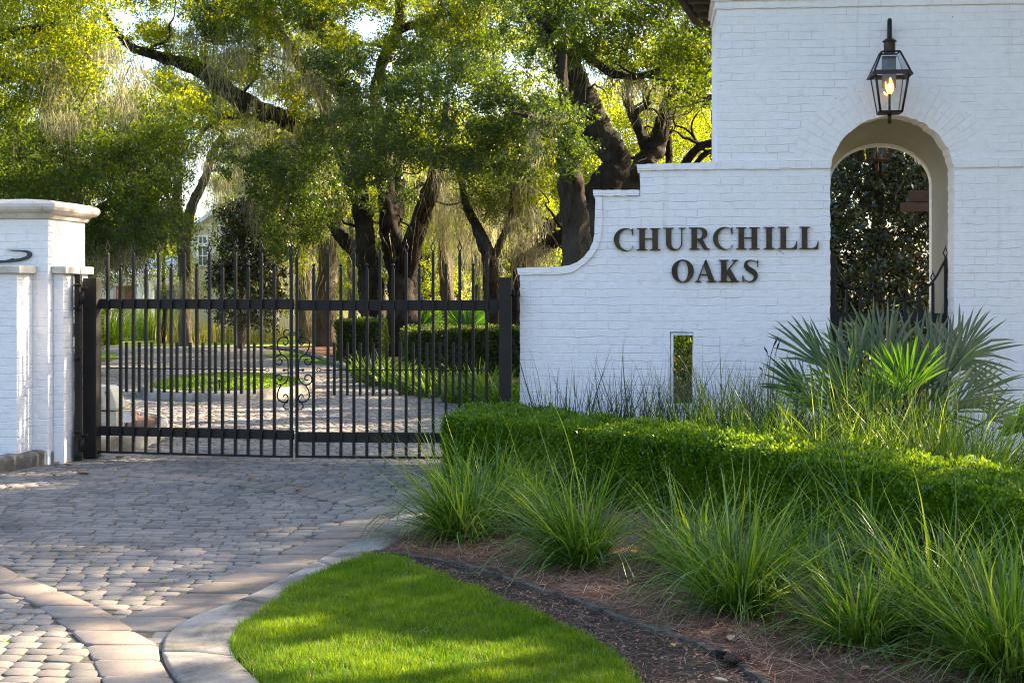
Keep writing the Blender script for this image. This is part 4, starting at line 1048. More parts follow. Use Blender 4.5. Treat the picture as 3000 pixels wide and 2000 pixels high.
# kerb block in front of the pillar
b = MB(); k0, k1 = G(-120,1408)[:2], G(184,1352)[:2]; k2 = PF.w(.07,.10,0)[:2]
dvec = (k1-k0)/np.linalg.norm(k1-k0); nv = np.array([-dvec[1],dvec[0]])
pr = [(0,-.05),(0,.105),(.012,.13),(.04,.142),(.14,.142),(.15,.13),(.15,-.05)]
prev=None
for t in np.linspace(0,1,9):
    p = k0+(k1-k0)*t; r_ = [b.bm.verts.new((*(p+nv*o_),z_)) for o_,z_ in pr]
    if prev:
        for k in range(len(pr)-1): b.bm.faces.new((prev[k],prev[k+1],r_[k+1],r_[k]))
    else: b.bm.faces.new(r_)
    prev=r_
b.bm.faces.new(prev[::-1]); tag(b.done('kerb_stone', M['concrete']), kind='structure')
sheet('pillar_bed', [tuple(k0+nv*.1),tuple(k1+nv*.1),PF.w(0,.3,0)[:2],PF.w(-2.5,.3,0)[:2]], .10, M['mulch'])

# stiff dark grasses and lit clumps between hedge and wall
dark = [(1640,1235),(1740,1240),(1830,1245),(1900,1240),(1985,1250),(2060,1255),(2130,1255),(2200,1265),(2270,1262),(2330,1270)]
lab = ['sparse stiff grass tuft nearest the low end of the wall','second stiff grass tuft along the wall from its low end','dull spiky grass tuft halfway between low wall end and slot','spiky grass tuft just left of the wall slot','spiky grass tuft right below the wall slot','spiky grass tuft just right of the wall slot','dark grass tuft under the first letters of the lower row end','dark dense grass tuft left of the palmetto','dark grass tuft touching the palmetto fans','tall dark tuft with seed stalks beside the palmetto']
lab[6] = 'dark grass tuft second to the right of the wall slot'
for (x,y_),l_ in zip(dark, lab):
    Z = 12.35-.0011*(x-1640); c = np.array([(x-1500)/F*Z, Z])
    clump(0,0,170 if x<2100 else 260,(.55,1.10),l_, spread=.20, mat='blade_dull', lean=(.0,.55), bend=(.0,.45), w=(.008,.016), dead=.10, name='stiff_grass', group='stiff dark grass tufts along the wall', xy=c)
lit = [(2170,11.0,'yellow-green grass clump behind the hedge, left of the palmetto'),(2290,10.8,'lime grass clump in front of the palmetto, behind the hedge'),(2420,10.6,'broad grass clump before the left foot of the palmetto'),
       (2540,10.4,'sunlit grass clump in front of the palmetto centre'),(2660,10.2,'grass clump before the brightest palmetto fan'),(2770,10.0,'grass clump at the right foot of the palmetto'),(2850,9.9,'darker grass clump behind the sunny top of the hedge'),(2060,11.4,'small grass clump behind the hedge beneath the slot')]
for i,(x,Z,l_) in enumerate(lit):
    c = np.array([(x-1500)/F*Z, Z]); clump(0,0,260,(.60,1.15),l_, spread=.16, lean=(.0,.7), bend=(.1,1.3), w=(.008,.017), name='ornamental_grass', group='grass clumps between hedge and wall', xy=c)
for (x,Z,l_) in ((2330,11.3,'dark green strap leaves at the left foot of the palmetto'),(2470,11.2,'deep green strap leaf tuft under the left palmetto fans'),(2600,11.1,'deep green strap leaf tuft under the palmetto centre'),(2740,11.0,'deep green strap leaf tuft under the right palmetto fans'),(2870,10.8,'dark strap leaf tuft right of the palmetto')):
    clump(0,0,230,(.45,.95),l_, spread=.18, lean=(.0,.9), bend=(.1,1.2), w=(.010,.022), mat='leaf_strap', name='strap_leaf_plant', group='dark strap-leaved plants under the palmetto', xy=np.array([(x-1500)/F*Z, Z]), cat='plant')
# seed stalks
b = MB()
for x0,y0,x1,y1,x2,y2 in ((2215,1200,2250,1060,2238,1015),(2250,1180,2256,1050,2280,985),(2262,1170,2270,1050,2284,1000),(2190,1200,2232,1100,2225,1075)):
    q=smooth([P(x0,y0,12),P(x1,y1,12),P(x2,y2,12)],5); b.tube(q,.003,4)
    b.tube(q[-4:],[.005,.008,.006,.002],5)
tag(b.done('seed_stalk', M['bark']), 'four thin dark seed stalks rising left of the palmetto', 'seed stalks')

# palmetto
def fan(parent, base, tipdir, L, n, spread, wmax, mat, a0=0.0, droop=.10, face=None, stem_from=None, tone=(0,1), split=.28):
    """fan leaf: base point, centre direction in the picture plane (angle deg from up, clockwise) tilted towards/away"""
    az, tilt = tipdir; a = R(az)
    d0 = np.array([math.sin(a)*math.cos(R(tilt)), math.sin(R(tilt)), math.cos(a)*math.cos(R(tilt))])
    s0 = np.cross(d0, np.array([0,1.0,0])); s0/=np.linalg.norm(s0); nrm_ = np.cross(s0,d0)
    segs=7; V=[]; Fc=[]; var=[]; k0=0
    for i in range(n):
        f = (i/(n-1)-.5)*2; th_ = f*R(spread)/2+rng.normal(0,.055); Li = L*(1-.22*abs(f)**2)*rng.uniform(.86,1.06)
        dd_ = d0*math.cos(th_)+s0*math.sin(th_)+nrm_*(.12*abs(f)+rng.normal(0,.10)); dd_/=np.linalg.norm(dd_)
        sd = np.cross(nrm_, dd_); sd/=np.linalg.norm(sd); kink = rng.uniform(0,1)<.12; dr = droop*rng.uniform(.4,1.6)
        tn = rng.uniform(*tone)
        for k in range(segs+1):
            t = k/segs; w_ = wmax*(np.interp(t,[0,.25,.5,.8,1],[.26,.62,.88,.62,.02]))
            p = base + dd_*Li*t + np.array([0,0,-1])*dr*Li*t*t*t*(2.5 if kink and t>.6 else 1)
            V += [p-sd*w_/2+nrm_*w_*.22, p, p+sd*w_/2+nrm_*w_*.22]
            if k<segs:
                q=k0+3*k; Fc += [[q,q+1,q+4,q+3],[q+1,q+2,q+5,q+4]]; var += [tn,tn]
        k0 += 3*(segs+1)
    o = raw_mesh('fan_leaf', np.array(V), 4, M[mat], parent, np.array(var), np.array(Fc))
    if stem_from is not None:
        b = MB(); b.tube(smooth([stem_from, (np.array(stem_from)*.5+base*.5)+np.array([0,0,.06]), base],4), [.012]*8+[.007], 6); b.done('stalk', M['frond'], o)
    return o
pr_ = np.array([(2640-1500)/F*11.6, 11.6, .03])
pm = empty('palmetto', pr_, 'large saw palmetto with stiff grey-green fans in front of the arch', 'palmetto')
fans = [ # base px, Z, azimuth, tilt, len(m), n, spread, width, mat, tone
 (2659,1150,11.0,-4,-12,.50,26,120,.030,'frond_bright',(0,1)),
 (2415,1075,11.3,-42,5,.52,12,52,.036,'frond',(0,.55)),
 (2506,1080,11.5,-8,8,.48,17,78,.036,'frond',(0,.7)),
 (2600,1060,11.8,-2,10,.56,20,80,.038,'frond',(.2,.9)),
 (2560,1040,12.0,-14,14,.50,14,70,.034,'frond',(.3,1)),
 (2731,1065,11.7,16,8,.52,16,70,.036,'frond',(.4,1)),
 (2812,1050,11.5,62,4,.50,24,185,.036,'frond',(.45,1)),
 (2770,1090,11.6,48,12,.50,14,60,.034,'frond',(.4,1)),
 (2360,1150,11.2,-52,0,.42,15,66,.032,'frond',(0,.5)),
 (2440,1180,11.0,-60,-10,.44,15,90,.030,'frond',(0,.4)),
 (2790,1200,10.9,50,-8,.50,15,75,.030,'frond',(.3,1)),
 (2720,1210,10.8,75,-15,.48,14,80,.028,'frond',(.1,.7)),
 (2560,1200,10.9,-30,-20,.42,18,110,.028,'frond',(0,.4)),
 (2650,1120,11.9,-28,14,.42,16,90,.034,'frond',(0,.6)),
 (2700,1140,12.1,26,14,.42,16,100,.034,'frond',(.1,.7)),
 (2890,1230,11.0,60,5,.36,13,80,.026,'frond',(.4,1)),
 (2620,1130,11.3,14,-5,.46,18,100,.030,'frond',(0,.4)),
 (2480,1150,11.2,-22,-4,.48,16,90,.032,'frond',(0,.4)),
 (2760,1130,11.3,30,2,.50,16,95,.032,'frond',(.2,.8)),
 (2560,1150,11.5,5,5,.50,16,100,.032,'frond',(.1,.6)),
 (2460,1110,11.6,-12,10,.56,14,60,.032,'frond',(.1,.6)),
 (2680,1100,11.9,8,14,.62,14,60,.032,'frond',(.3,1)),
 (2780,1080,11.8,34,8,.56,14,70,.032,'frond',(.4,1)),
 (2620,1180,10.9,-12,-16,.42,16,110,.028,'frond',(0,.3)),
 (2390,1200,11.0,-35,-4,.44,14,80,.030,'frond',(0,.4)),
 (2830,1160,11.2,75,4,.50,14,90,.028,'frond',(.3,1)),
]
for bx,by,Z,az_,ti,L_,n_,sp_,w_,mt,tone in fans:
    n_=max(8,int(n_*.92)); w_*=.78
    fan(pm, P(bx,by,Z), (az_,ti), L_*1.08, n_, sp_, w_, mt, tone=tone, stem_from=pr_+rng.normal(0,.1,3)*np.array([1,.5,0]))
b = MB(); b.tube([pr_-np.array([.25,0,0]), pr_+np.array([-.1,0,.12]), pr_+np.array([.15,.05,.2])],[.07,.08,.06],9); b.done('trunk', M['bark'], pm)
e2 = empty('fan_palm', P(3010,1330,11.3)*np.array([1,1,0]), 'small bright fan palm leaf reaching in from the right edge', 'palm')
fan(e2, P(2995,1262,11.2), (-5,-8), .24, 26, 200, .040, 'frond_bright', tone=(0,.2), stem_from=P(3040,1420,11.4), split=.5)
bush('loropetalum_shrub'.replace('loropetalum','purple'), 'dark purplish small-leaved shrub at the right edge behind the hedge', np.array(P(3010,1400,10.9)[:2]), .30, .42, 1500, .035, 'leaf_magnolia')
# things lying about
def dead_leaf(px, py, size, mat, label, z=.012, curl=1.0):
    c = G(px,py,z); a = rng.uniform(0,6.28); L_, w_ = size, size*.42; rowsv=[]
    for k in range(7):
        t = k/6-.5; ww = w_*(1-(2*t)**2)**.7; 
        for s_ in (-1,-.5,0,.5,1):
            x = t*L_; y_ = s_*ww*.5; zz_ = abs(s_)**1.5*ww*.45*curl + (2*t)**2*L_*.12*curl
            rowsv.append((c[0]+x*math.cos(a)-y_*math.sin(a), c[1]+x*math.sin(a)+y_*math.cos(a), z+zz_))
    f = [[r*5+q,r*5+q+1,r*5+q+6,r*5+q+5] for r in range(6) for q in range(4)]
    o = raw_mesh('fallen_leaf', np.array(rowsv), 4, M[mat], None, None, np.array(f), True); tag(o, label, 'leaf', 'fallen leaves'); return o
for x,y_,s_,mt,l_ in ((166,1360,.13,'dead_leaf','brown leaf on the drive at the foot of the pillar'),(199,1363,.11,'dead_leaf_gold','golden leaf on the drive just right of the pillar foot'),
    (158,1393,.08,'dead_leaf','small orange leaf on the drive in front of the kerb stone'),(245,1390,.12,'dead_leaf','red-brown leaf on the drive below the left gate stile'),
    (352,1341,.12,'dead_leaf','curled leaf under the bottom bar of the left gate leaf'),(469,1353,.12,'dead_leaf_pale','pale flat leaf before the left gate leaf'),
    (732,1404,.13,'dead_leaf','curled brown leaf on the drive in front of the gate centre'),(872,1437,.15,'dead_leaf','largest curled brown leaf lying alone mid drive'),
    (952,1363,.08,'dead_leaf','small brown leaf before the right gate leaf'),(30,1428,.06,'dead_leaf','tiny leaf on the drive at the left edge'),
    (1265,1578,.15,'dead_leaf_gold','yellow-brown leaf beside the first grass clump'),(1985,1765,.07,'dead_leaf_pale','pale leaf chip on the straw left of the largest clump'),
    (2141,1874,.10,'dead_leaf_pale','cream leaf lying flat on straw above the edging'),(2537,1960,.07,'dead_leaf_pale','pale leaf on the straw below the front clump'),
    (2020,1640,.14,'dead_leaf_gold','golden dead leaf caught at the clump foot'),(1960,1740,.06,'dead_leaf_pale','second pale chip on the straw, farther back'),
    (1972,1892,.06,'dead_leaf_gold','tan leaf on the soil near the edging'),(2110,1996,.08,'dead_leaf_pale','whitish leaf on the soil at the bottom edge'),
    (1590,1715,.05,'dead_leaf_pale','small chip beside the edging joint'),(375,1200,.10,'dead_leaf_gold','leaf against the round island kerb'),(2300,1700,.13,'dead_leaf_gold','gold leaf standing among the low blades')):
    dead_leaf(x,y_,s_,mt,l_, .020 if x>1100 else .010)
def cone(px, py, label, ang):
    c = G(px,py,.045); b = MB(); ax = np.array([math.cos(ang),math.sin(ang),.1]); ax/=np.linalg.norm(ax)
    s1 = np.cross(ax,[0,0,1.0]); s1/=np.linalg.norm(s1); s2 = np.cross(ax,s1)
    b.tube([c-ax*.05, c-ax*.02, c+ax*.03, c+ax*.055],[.018,.026,.02,.006],8)
    for k in range(70):
        t = k/70; r_ = .032*math.sin(math.pi*(.15+.8*t))**.7; a = k*2.4
        rd = s1*math.cos(a)+s2*math.sin(a); tg = -s1*math.sin(a)+s2*math.cos(a); p = c-ax*.055+ax*.11*t
        b.face([p+rd*r_*.5-tg*.008, p+rd*r_*.5+tg*.008, p+rd*(r_+.006)+tg*.007+ax*.008, p+rd*(r_+.006)-tg*.007+ax*.008])
    tag(b.done('pine_cone', M['cone']), label, 'pine cone', 'pine cones on the straw')
cone(2315,1809,'dark pine cone on the straw left of the front clump foot',.2); cone(2160,1926,'reddish pine cone lying beside the edging strip',-.3)
c = G(2112,1918,.02); b = MB(); b.lathe((c[0],c[1],.0),[(.028,0),(.028,.045),(.022,.052),(.010,.054)],16); tag(b.done('lawn_sprinkler', M['black_iron']), 'black pop-up sprinkler head beside the reddish pine cone','sprinkler')

# ================================================================== behind the gate
# round island
e = empty('round_island', (*isl_c,0), 'round island with concrete kerb planted with low green ground cover', 'traffic island')
b = MB(); prev=None
for t in np.linspace(0,2*math.pi,73)[:-1]:
    o_ = np.array([math.cos(t),math.sin(t)])
    r_ = [b.bm.verts.new((isl_c[0]+o_[0]*(isl_rx-k), isl_c[1]+o_[1]*(isl_ry-k), z_)) for k,z_ in ((0,-.03),(.0,.06),(.008,.11),(.03,.142),(.06,.15),(.18,.15),(.19,.06))]
    if prev:
        for k in range(6): b.bm.faces.new((prev[k],prev[k+1],r_[k+1],r_[k]))
    else: first=r_
    prev=r_
for k in range(6): b.bm.faces.new((prev[k],prev[k+1],first[k+1],first[k]))
b.done('kerb_ring', M['concrete'], e, smooth=True)
n=42000; a = rng.uniform(0,6.28,n); rr_ = np.sqrt(rng.uniform(0,1,n)); dome = .13+.14*(1-rr_**2)
pp = np.c_[isl_c[0]+np.cos(a)*rr_*(isl_rx-.17), isl_c[1]+np.sin(a)*rr_*(isl_ry-.17), dome+rng.uniform(-.03,.035,n)]
raw_mesh('ground_cover', leaves_at(pp,.032,.6,flat=.3), 4, M['ground_cover'], e, rng.beta(2,2,n))
b = MB(); prev=None
for r0,z_ in ((1.0,.10),(.8,.16),(.5,.21),(.1,.24)):
    r_=[b.bm.verts.new((isl_c[0]+math.cos(t)*(isl_rx-.18)*r0, isl_c[1]+math.sin(t)*(isl_ry-.18)*r0, z_)) for t in th]
    if prev:
        for k in range(48): b.bm.faces.new((prev[k],prev[(k+1)%48],r_[(k+1)%48],r_[k]))
    prev=r_
b.bm.faces.new(prev); b.done('soil', M['lawn_soil'], e)
c = P(643,1125,21); b = MB(); b.tube([(c[0],c[1],.2),(c[0],c[1],.30)],.012,6); b.ball((c[0],c[1],.31),.022,n=5); tag(b.done('sprinkler_riser', M['black_iron']),'short black sprinkler riser standing in the round island','sprinkler')
# kerbed bed at the left with box and light
e = empty('kerbed_planter', (*bed.mean(0),0), 'pale concrete kerbed bed with rounded nose just behind the left gate leaf', 'kerbed bed')
b = MB(); cb_ = bed.mean(0); pb = resample(bed, 60); prev=None
for p in pb:
    dn = (cb_-p)/np.linalg.norm(cb_-p)
    r_ = [b.bm.verts.new((*(p+dn*k),z_)) for k,z_ in ((0,-.05),(.004,.11),(.015,.138),(.04,.15),(.12,.15),(.13,.10))]
    if prev:
        for k in range(5): b.bm.faces.new((prev[k],prev[k+1],r_[k+1],r_[k]))
    prev=r_
b.done('kerb_edge', M['pale_concrete'], e, smooth=True)
inner_ = [tuple(p+(cb_-p)/np.linalg.norm(cb_-p)*.11) for p in pb]; o = sheet('straw_fill', inner_, .115, M['mulch'], e, None)
n=2600; rp = scatter(np.array(inner_),n); blade_obj('straw', M['needle'], np.c_[rp,rng.uniform(.12,.155,n)], rng.uniform(.08,.2,n), rng.uniform(0,6.28,n), rng.uniform(1.2,1.6,n), rng.uniform(0,.4,n), rng.uniform(.003,.006,n), 3, rng.uniform(.4,1,n), e, zmin=.12)
BF = Frame(288, 15.9, 8)
e = empty('utility_box', BF.w(0,.1,.14), 'beige plastic gate motor housing on the kerbed bed, partly behind the hinge stile', 'utility box')
def qz(y,Z): return EYE-(y-HY)*Z/F
Z0=15.9; k=Z0/F
prof=[(-60*k,qz(1205,Z0)),(55*k,qz(1198,Z0)),(52*k,qz(1175,Z0)),(38*k,qz(1138,Z0)),(24*k,qz(1131,Z0)),(-60*k,qz(1129,Z0))]
b = MB(); b.prism(BF,[prof],0,.26); b.done('housing', M['beige'], e, bevel=.012)
prof2=[(-50*k,qz(1196,Z0)),(14*k,qz(1196,Z0)),(6*k,qz(1148,Z0)),(-2*k,qz(1142,Z0)),(-50*k,qz(1142,Z0))]
b = MB(); b.prism(BF,[prof2],-.012,-.001); b.done('access_panel', M['beige'], e, bevel=.004)
b = MB(); 
for dx in (0,.035): b.tube([BF.w(33*k-.03+dx,-.002,qz(1148,Z0)),BF.w(33*k-.045+dx,-.002,qz(1146,Z0)),BF.w(33*k-.045+dx,-.002,qz(1152,Z0)),BF.w(33*k-.03+dx,-.002,qz(1154,Z0))],.004,4)
b.done('marking', M['black_iron'], e)
b = MB(); b.box(BF, -60*k, 52*k, .02,.24, .10, qz(1206,Z0)); b.done('plinth', M['pale_concrete'], e)
e = empty('flood_light', P(370,1245,15.2), 'small blue-grey floodlight tilted on the kerbed bed beside the beige housing', 'floodlight')
b = MB(); A=[P(355,1212,15.2),P(375,1212,15.3),P(384,1238,15.2),P(361,1238,15.1)]; up_=np.array([0,.05,.02])
vs=[b.bm.verts.new(p) for p in A]+[b.bm.verts.new(p+up_*1.2) for p in A]
for f in ((0,1,2,3),(7,6,5,4),(0,4,5,1),(1,5,6,2),(2,6,7,3),(3,7,4,0)): b.bm.faces.new([vs[i] for i in f])
b.done('lamp_head', M['grey_metal'], e, bevel=.004)
b = MB(); b.tube([P(372,1238,15.2),P(370,1246,15.2),P(370,1256,15.2)],.012,6); b.done('foot', M['black_iron'], e)
# beds and sunny lawns
sheet('verge', px_line([(1600,1250),(1530,1195),(1400,1170),(1260,1153),(1180,1132),(1107,1112),(1015,1082),(940,1052),(870,1032),(780,1018),(780,1012),(2600,1012),(3400,1250)]), -.012, M['mulch'])
sheet('lawn_beyond', px_line([(700,1014),(880,1012),(2400,1008),(2400,985),(-200,985),(-200,1013.8)]), -.008, M['far_grass'])
sheet('lawn_beyond', px_line([(800,1034),(760,1040),(820,1052),(900,1060),(980,1070),(1000,1055),(900,1030),(860,1026)]), .006, M['far_grass'])
sheet('lawn_beyond', px_line([(288,1030),(340,1032),(345,1044),(330,1056),(288,1060),(100,1058),(100,1030)]), .006, M['far_grass'])
def kerbline(pts, label):
    q = np.array(smooth(px_line(pts),4)); b = MB(); d = unit(np.gradient(q,axis=0)); nn = np.c_[-d[:,1],d[:,0]]; prev=None
    for p,nv_ in zip(q,nn):
        r_=[b.bm.verts.new((*(p+nv_*k),z_)) for k,z_ in ((-.14,-.03),(-.14,.05),(-.12,.075),(.0,.08),(.02,.02))]
        if prev:
            for k in range(4): b.bm.faces.new((prev[k],prev[k+1],r_[k+1],r_[k]))
        prev=r_
    return tag(b.done('kerb', M['concrete']), kind='structure')
kerbline([(1530,1192),(1400,1170),(1260,1153),(1180,1132),(1107,1112),(1015,1082),(940,1052),(870,1031),(790,1019)], '')
# dark clipped hedges behind the gate
def hbox(px0,px1,y0,y1,Zf,depth,htop): 
    return [np.array([(px0-1500)/F*Zf, Zf+depth/2]), np.array([((px0+px1)/2-1500)/F*Zf, Zf+depth/2]), np.array([(px1-1500)/F*Zf, Zf+depth/2])]
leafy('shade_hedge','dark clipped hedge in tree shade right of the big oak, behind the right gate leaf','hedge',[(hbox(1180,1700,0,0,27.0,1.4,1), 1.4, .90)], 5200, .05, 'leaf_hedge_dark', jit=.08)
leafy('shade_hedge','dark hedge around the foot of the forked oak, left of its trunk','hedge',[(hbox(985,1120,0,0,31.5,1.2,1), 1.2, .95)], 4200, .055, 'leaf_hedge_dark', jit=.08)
fl = ['first yellow-green fern clump by the road curve','bright fern clump before the forked oak','fern clump left of the dark hedge foot','lush fern clump at the road edge','fern clump under the dark hedge','green fern clump near the right gate stile','fern clump close behind the right gate post','small fern clump between road and hedge','fern clump at the verge corner','fern clump nearest to the sign wall']
for (x,Z,s_),l_ in zip(((1075,25.5,.5),(1110,24.5,.55),(1160,24,.45),(1215,22.5,.45),(1270,22,.45),(1340,21,.5),(1400,20.5,.6),(1185,25,.4),(1440,20,.55),(1490,19.5,.55)), fl):
    clump(0,0,150,(s_*.7,s_*1.3),l_, spread=.22, mat='fern', lean=(.1,.9), bend=(.3,1.2), w=(.03,.06), dead=0, name='fern', group='ferns along the road edge', xy=np.array([(x-1500)/F*Z,Z]), z=0, cat='fern')
for x,Z,l_ in ((1230,36,'spiky palmetto behind the dark hedge, right of the big oak'),(1365,35,'palmetto fan above the hedge in the middle of the right leaf'),(1395,40,'distant palmetto beside the pale trunks')):
    c0=np.array([(x-1500)/F*Z,Z,.4]); e=empty('palmetto', c0*np.array([1,1,0]), l_, 'palmetto', 'palmettos behind the hedge')
    for a_ in (-60,-25,5,35,65): fan(e, c0+np.array([0,0,.2]), (a_,0), .9, 13, 80, .06, 'frond_bright', stem_from=c0-np.array([0,0,.4]))
# ================================================================== house beyond
HZ = 52.0
HF = Frame(500, HZ, 4)
hh = lambda x,y,d=0: HF.hit(x,y,d)
def hb(b, x0,x1,y0,y1,d0,d1): 
    a=hh(x0,y0,d0); c=hh(x1,y1,d0); b.box(HF, a[0], c[0], d0, d1, min(a[1],c[1]), max(a[1],c[1]))
ho = empty('house', HF.w(0,0,0), 'cream two-storey house with white trim and metal roofs behind the trees', 'house')
b = MB()
wl = [(552,1012),(552,660),(578,660),(640,610),(760,655),(800,655),(800,1012)]
b.prism(HF, [[hh(*p) for p in wl]], 0, 6); b.done('upper_wall', M['siding'], ho)
b = MB(); 
for x0,y0,x1,y1 in ((538,672,645,598),(645,598,815,668)):
    a,c = hh(x0,y0,-.4),hh(x1,y1,-.4); 
    b.face([HF.w(a[0],-.4,a[1]),HF.w(c[0],-.4,c[1]),HF.w(c[0],6.2,c[1]),HF.w(a[0],6.2,a[1])]); b.face([HF.w(a[0],-.4,a[1]-.16),HF.w(c[0],-.4,c[1]-.16),HF.w(c[0],6.2,c[1]-.16),HF.w(a[0],6.2,a[1]-.16)]); b.face([HF.w(a[0],-.4,a[1]),HF.w(c[0],-.4,c[1]),HF.w(c[0],-.4,c[1]-.16),HF.w(a[0],-.4,a[1]-.16)])
b.done('roof', M['metal_roof'], ho)
def window(x0,x1,y0,y1,nx,ny,d=0):
    b = MB(); hb(b,x0,x1,y0,y1,d-.03,d-.005); wo=b.done('window', M['win'], ho)
    b = MB(); t=3
    for xa,xb,ya,yb in ((x0-5,x0,y0-5,y1+5),(x1,x1+5,y0-5,y1+5),(x0,x1,y0-6,y0),(x0,x1,y1,y1+5)): hb(b,xa,xb,ya,yb,d-.09,d-.004)
    for i in range(1,nx): x=x0+(x1-x0)*i/nx; hb(b,x-1.2,x+1.2,y0,y1,d-.055,d-.031)
    for j in range(1,ny): y_=y0+(y1-y0)*j/ny; hb(b,x0,x1,y_-1.2,y_+1.2,d-.056,d-.032)
    b.done('window_frame', M['white_trim'], wo)
window(581,606,722,776,2,2); window(583,604,694,712,2,1); window(700,730,730,790,2,2)
b = MB(); hb(b,612,618,690,1010,-.03,-.004); hb(b,552,558,665,1010,-.05,-.004); hb(b,552,800,655,662,-.05,-.004); b.done('trim_board', M['white_trim'], ho)
# porch
b = MB(); hb(b,300,560,1000,838,-1.0,0); 
b = MB(); hb(b,290,552,835,1012,-.5,5.5); b.done('porch_back_wall', M['siding'], ho)
b = MB(); a,c,d_ = hh(380,806,-2.6),hh(560,752,-2.6),hh(560,800,-2.6)
b.face([HF.w(hh(290,805,-2.8)[0],-2.8,hh(290,805,-2.8)[1]),HF.w(hh(560,805,-2.8)[0],-2.8,hh(560,805,-2.8)[1]),HF.w(hh(552,745,.2)[0],.2,hh(552,745,.2)[1]),HF.w(hh(390,760,.2)[0],.2,hh(390,760,.2)[1])])
b.done('porch_roof', M['metal_roof'], ho)
b = MB(); hb(b,300,556,806,822,-2.7,-2.4); b.done('porch_beam', M['white_trim'], ho)
for x0,x1 in ((400,423),(436,452),(536,550)):
    b = MB(); a=hh((x0+x1)/2,1000,-2.55); r_=(x1-x0)*HZ/F*.48
    b.lathe(HF.w(a[0],-2.55,0), [(r_*1.2,0),(r_*1.2,.2),(r_,.22),(r_*.92,3.0*.66),(r_*1.1,2.0),(r_*1.1,hh(400,822,-2.55)[1])],16); b.done('porch_column', M['white_trim'], ho)
b = MB(); hb(b,350,381,842,1008,-.56,-.502); dd1=b.done('front_door', M['red_wood'], ho)
b = MB(); hb(b,356,375,850,890,-.58,-.561); b.done('door_glass', M['win'], dd1)
b = MB()
for k in range(9): y_=826-.2*k; hb(b,340+k*5,342+k*5,840,900,-1.2,-1.15)
hb(b,338,386,838,841,-1.25,-1.1); hb(b,338,386,899,903,-1.25,-1.1); b.done('porch_railing', M['red_wood'], ho)
b = MB(); hb(b,455,540,850,960,-.53,-.502); b.done('porch_window', M['win'], ho)
sg_ = empty('garden_outbuilding', HF.w(-3,-4,0), 'low cream clapboard annex with stone base behind the left gate stile', 'outbuilding')
b = MB(); q0,q1=hh(230,905,-4),hh(318,978,-4); b.box(HF,q0[0],q1[0],-4,-1,q1[1],q0[1]); b.done('siding_wall', M['siding'], sg_)
b = MB()
for k in range(9): z_=q1[1]+(q0[1]-q1[1])*k/9; b.box(HF,q0[0],q1[0]+.01,-4.02,-4.001,z_,z_+.018)
b.done('clapboard', M['siding'], sg_)
b = MB(); b.box(HF,q0[0]-.02,q1[0]+.02,-4.03,-1,-.03,q1[1]-.002); b.done('stone_base', M['concrete'], sg_)
b = MB(); b.box(HF,q0[0]-.2,q1[0]+.2,-4.3,-.8,q0[1]+.002,q0[1]+.12); b.done('roof', M['metal_roof'], sg_)
# reeds and grasses in front of the house
def reedrow(name,x0,x1,Z,n,L,mat,label,cat,w=(.01,.03)):
    e = empty(name,(((x0+x1)/2-1500)/F*Z,Z,0),label,cat); X=(rng.uniform(x0,x1,n)-1500)/F*Z
    blade_obj('blades', M[mat], np.c_[X,rng.normal(Z,.5,n),np.zeros(n)], rng.uniform(*L,n), rng.uniform(0,6.28,n), rng.uniform(0,.25,n), rng.uniform(0,.4,n), rng.uniform(*w,n), 4, None, e)
reedrow('reed_bed',470,830,44.0,1300,(.3,.95),'reed','golden reed-like grasses in front of the house','reeds')
reedrow('reed_bed',380,520,46.0,900,(.5,1.35),'fern','tall green grasses before the porch columns','reeds')
clump(0,0,500,(.9,1.7),'big silver-green grass fountain beside the annex', spread=.35, mat='fern', lean=(0,.9), bend=(.2,1.1), w=(.015,.03), dead=.2, name='pampas_grass', group=None, xy=np.array([(318-1500)/F*42,42]), z=0)
# white posts far right
for x,l_ in ((1413,'thin white gate post far behind the hedge, left one'),(1440,'thin white gate post far behind the hedge, right one')):
    Zp=60; X=(x-1500)/F*Zp; b=MB(); fr=Frame(x,Zp,0); b.box(fr,-.11,.11,-.11,.11,-.03,EYE-(958-HY)*Zp/F+.9); b.box(fr,-.16,.16,-.16,.16,.75,.82); tag(b.done('white_post', M['white_paint'], bevel=.01), l_, 'post', 'white posts in the distance')
b=MB(); fr=Frame(1400,60.6,0); b.box(fr,-1.4,1.6,-.03,.03,.16,.30); b.box(fr,-1.4,1.6,-.03,.03,-.03,.02); tag(b.done('white_rail_fence', M['white_paint']),'low white rail far behind the hedge','fence')

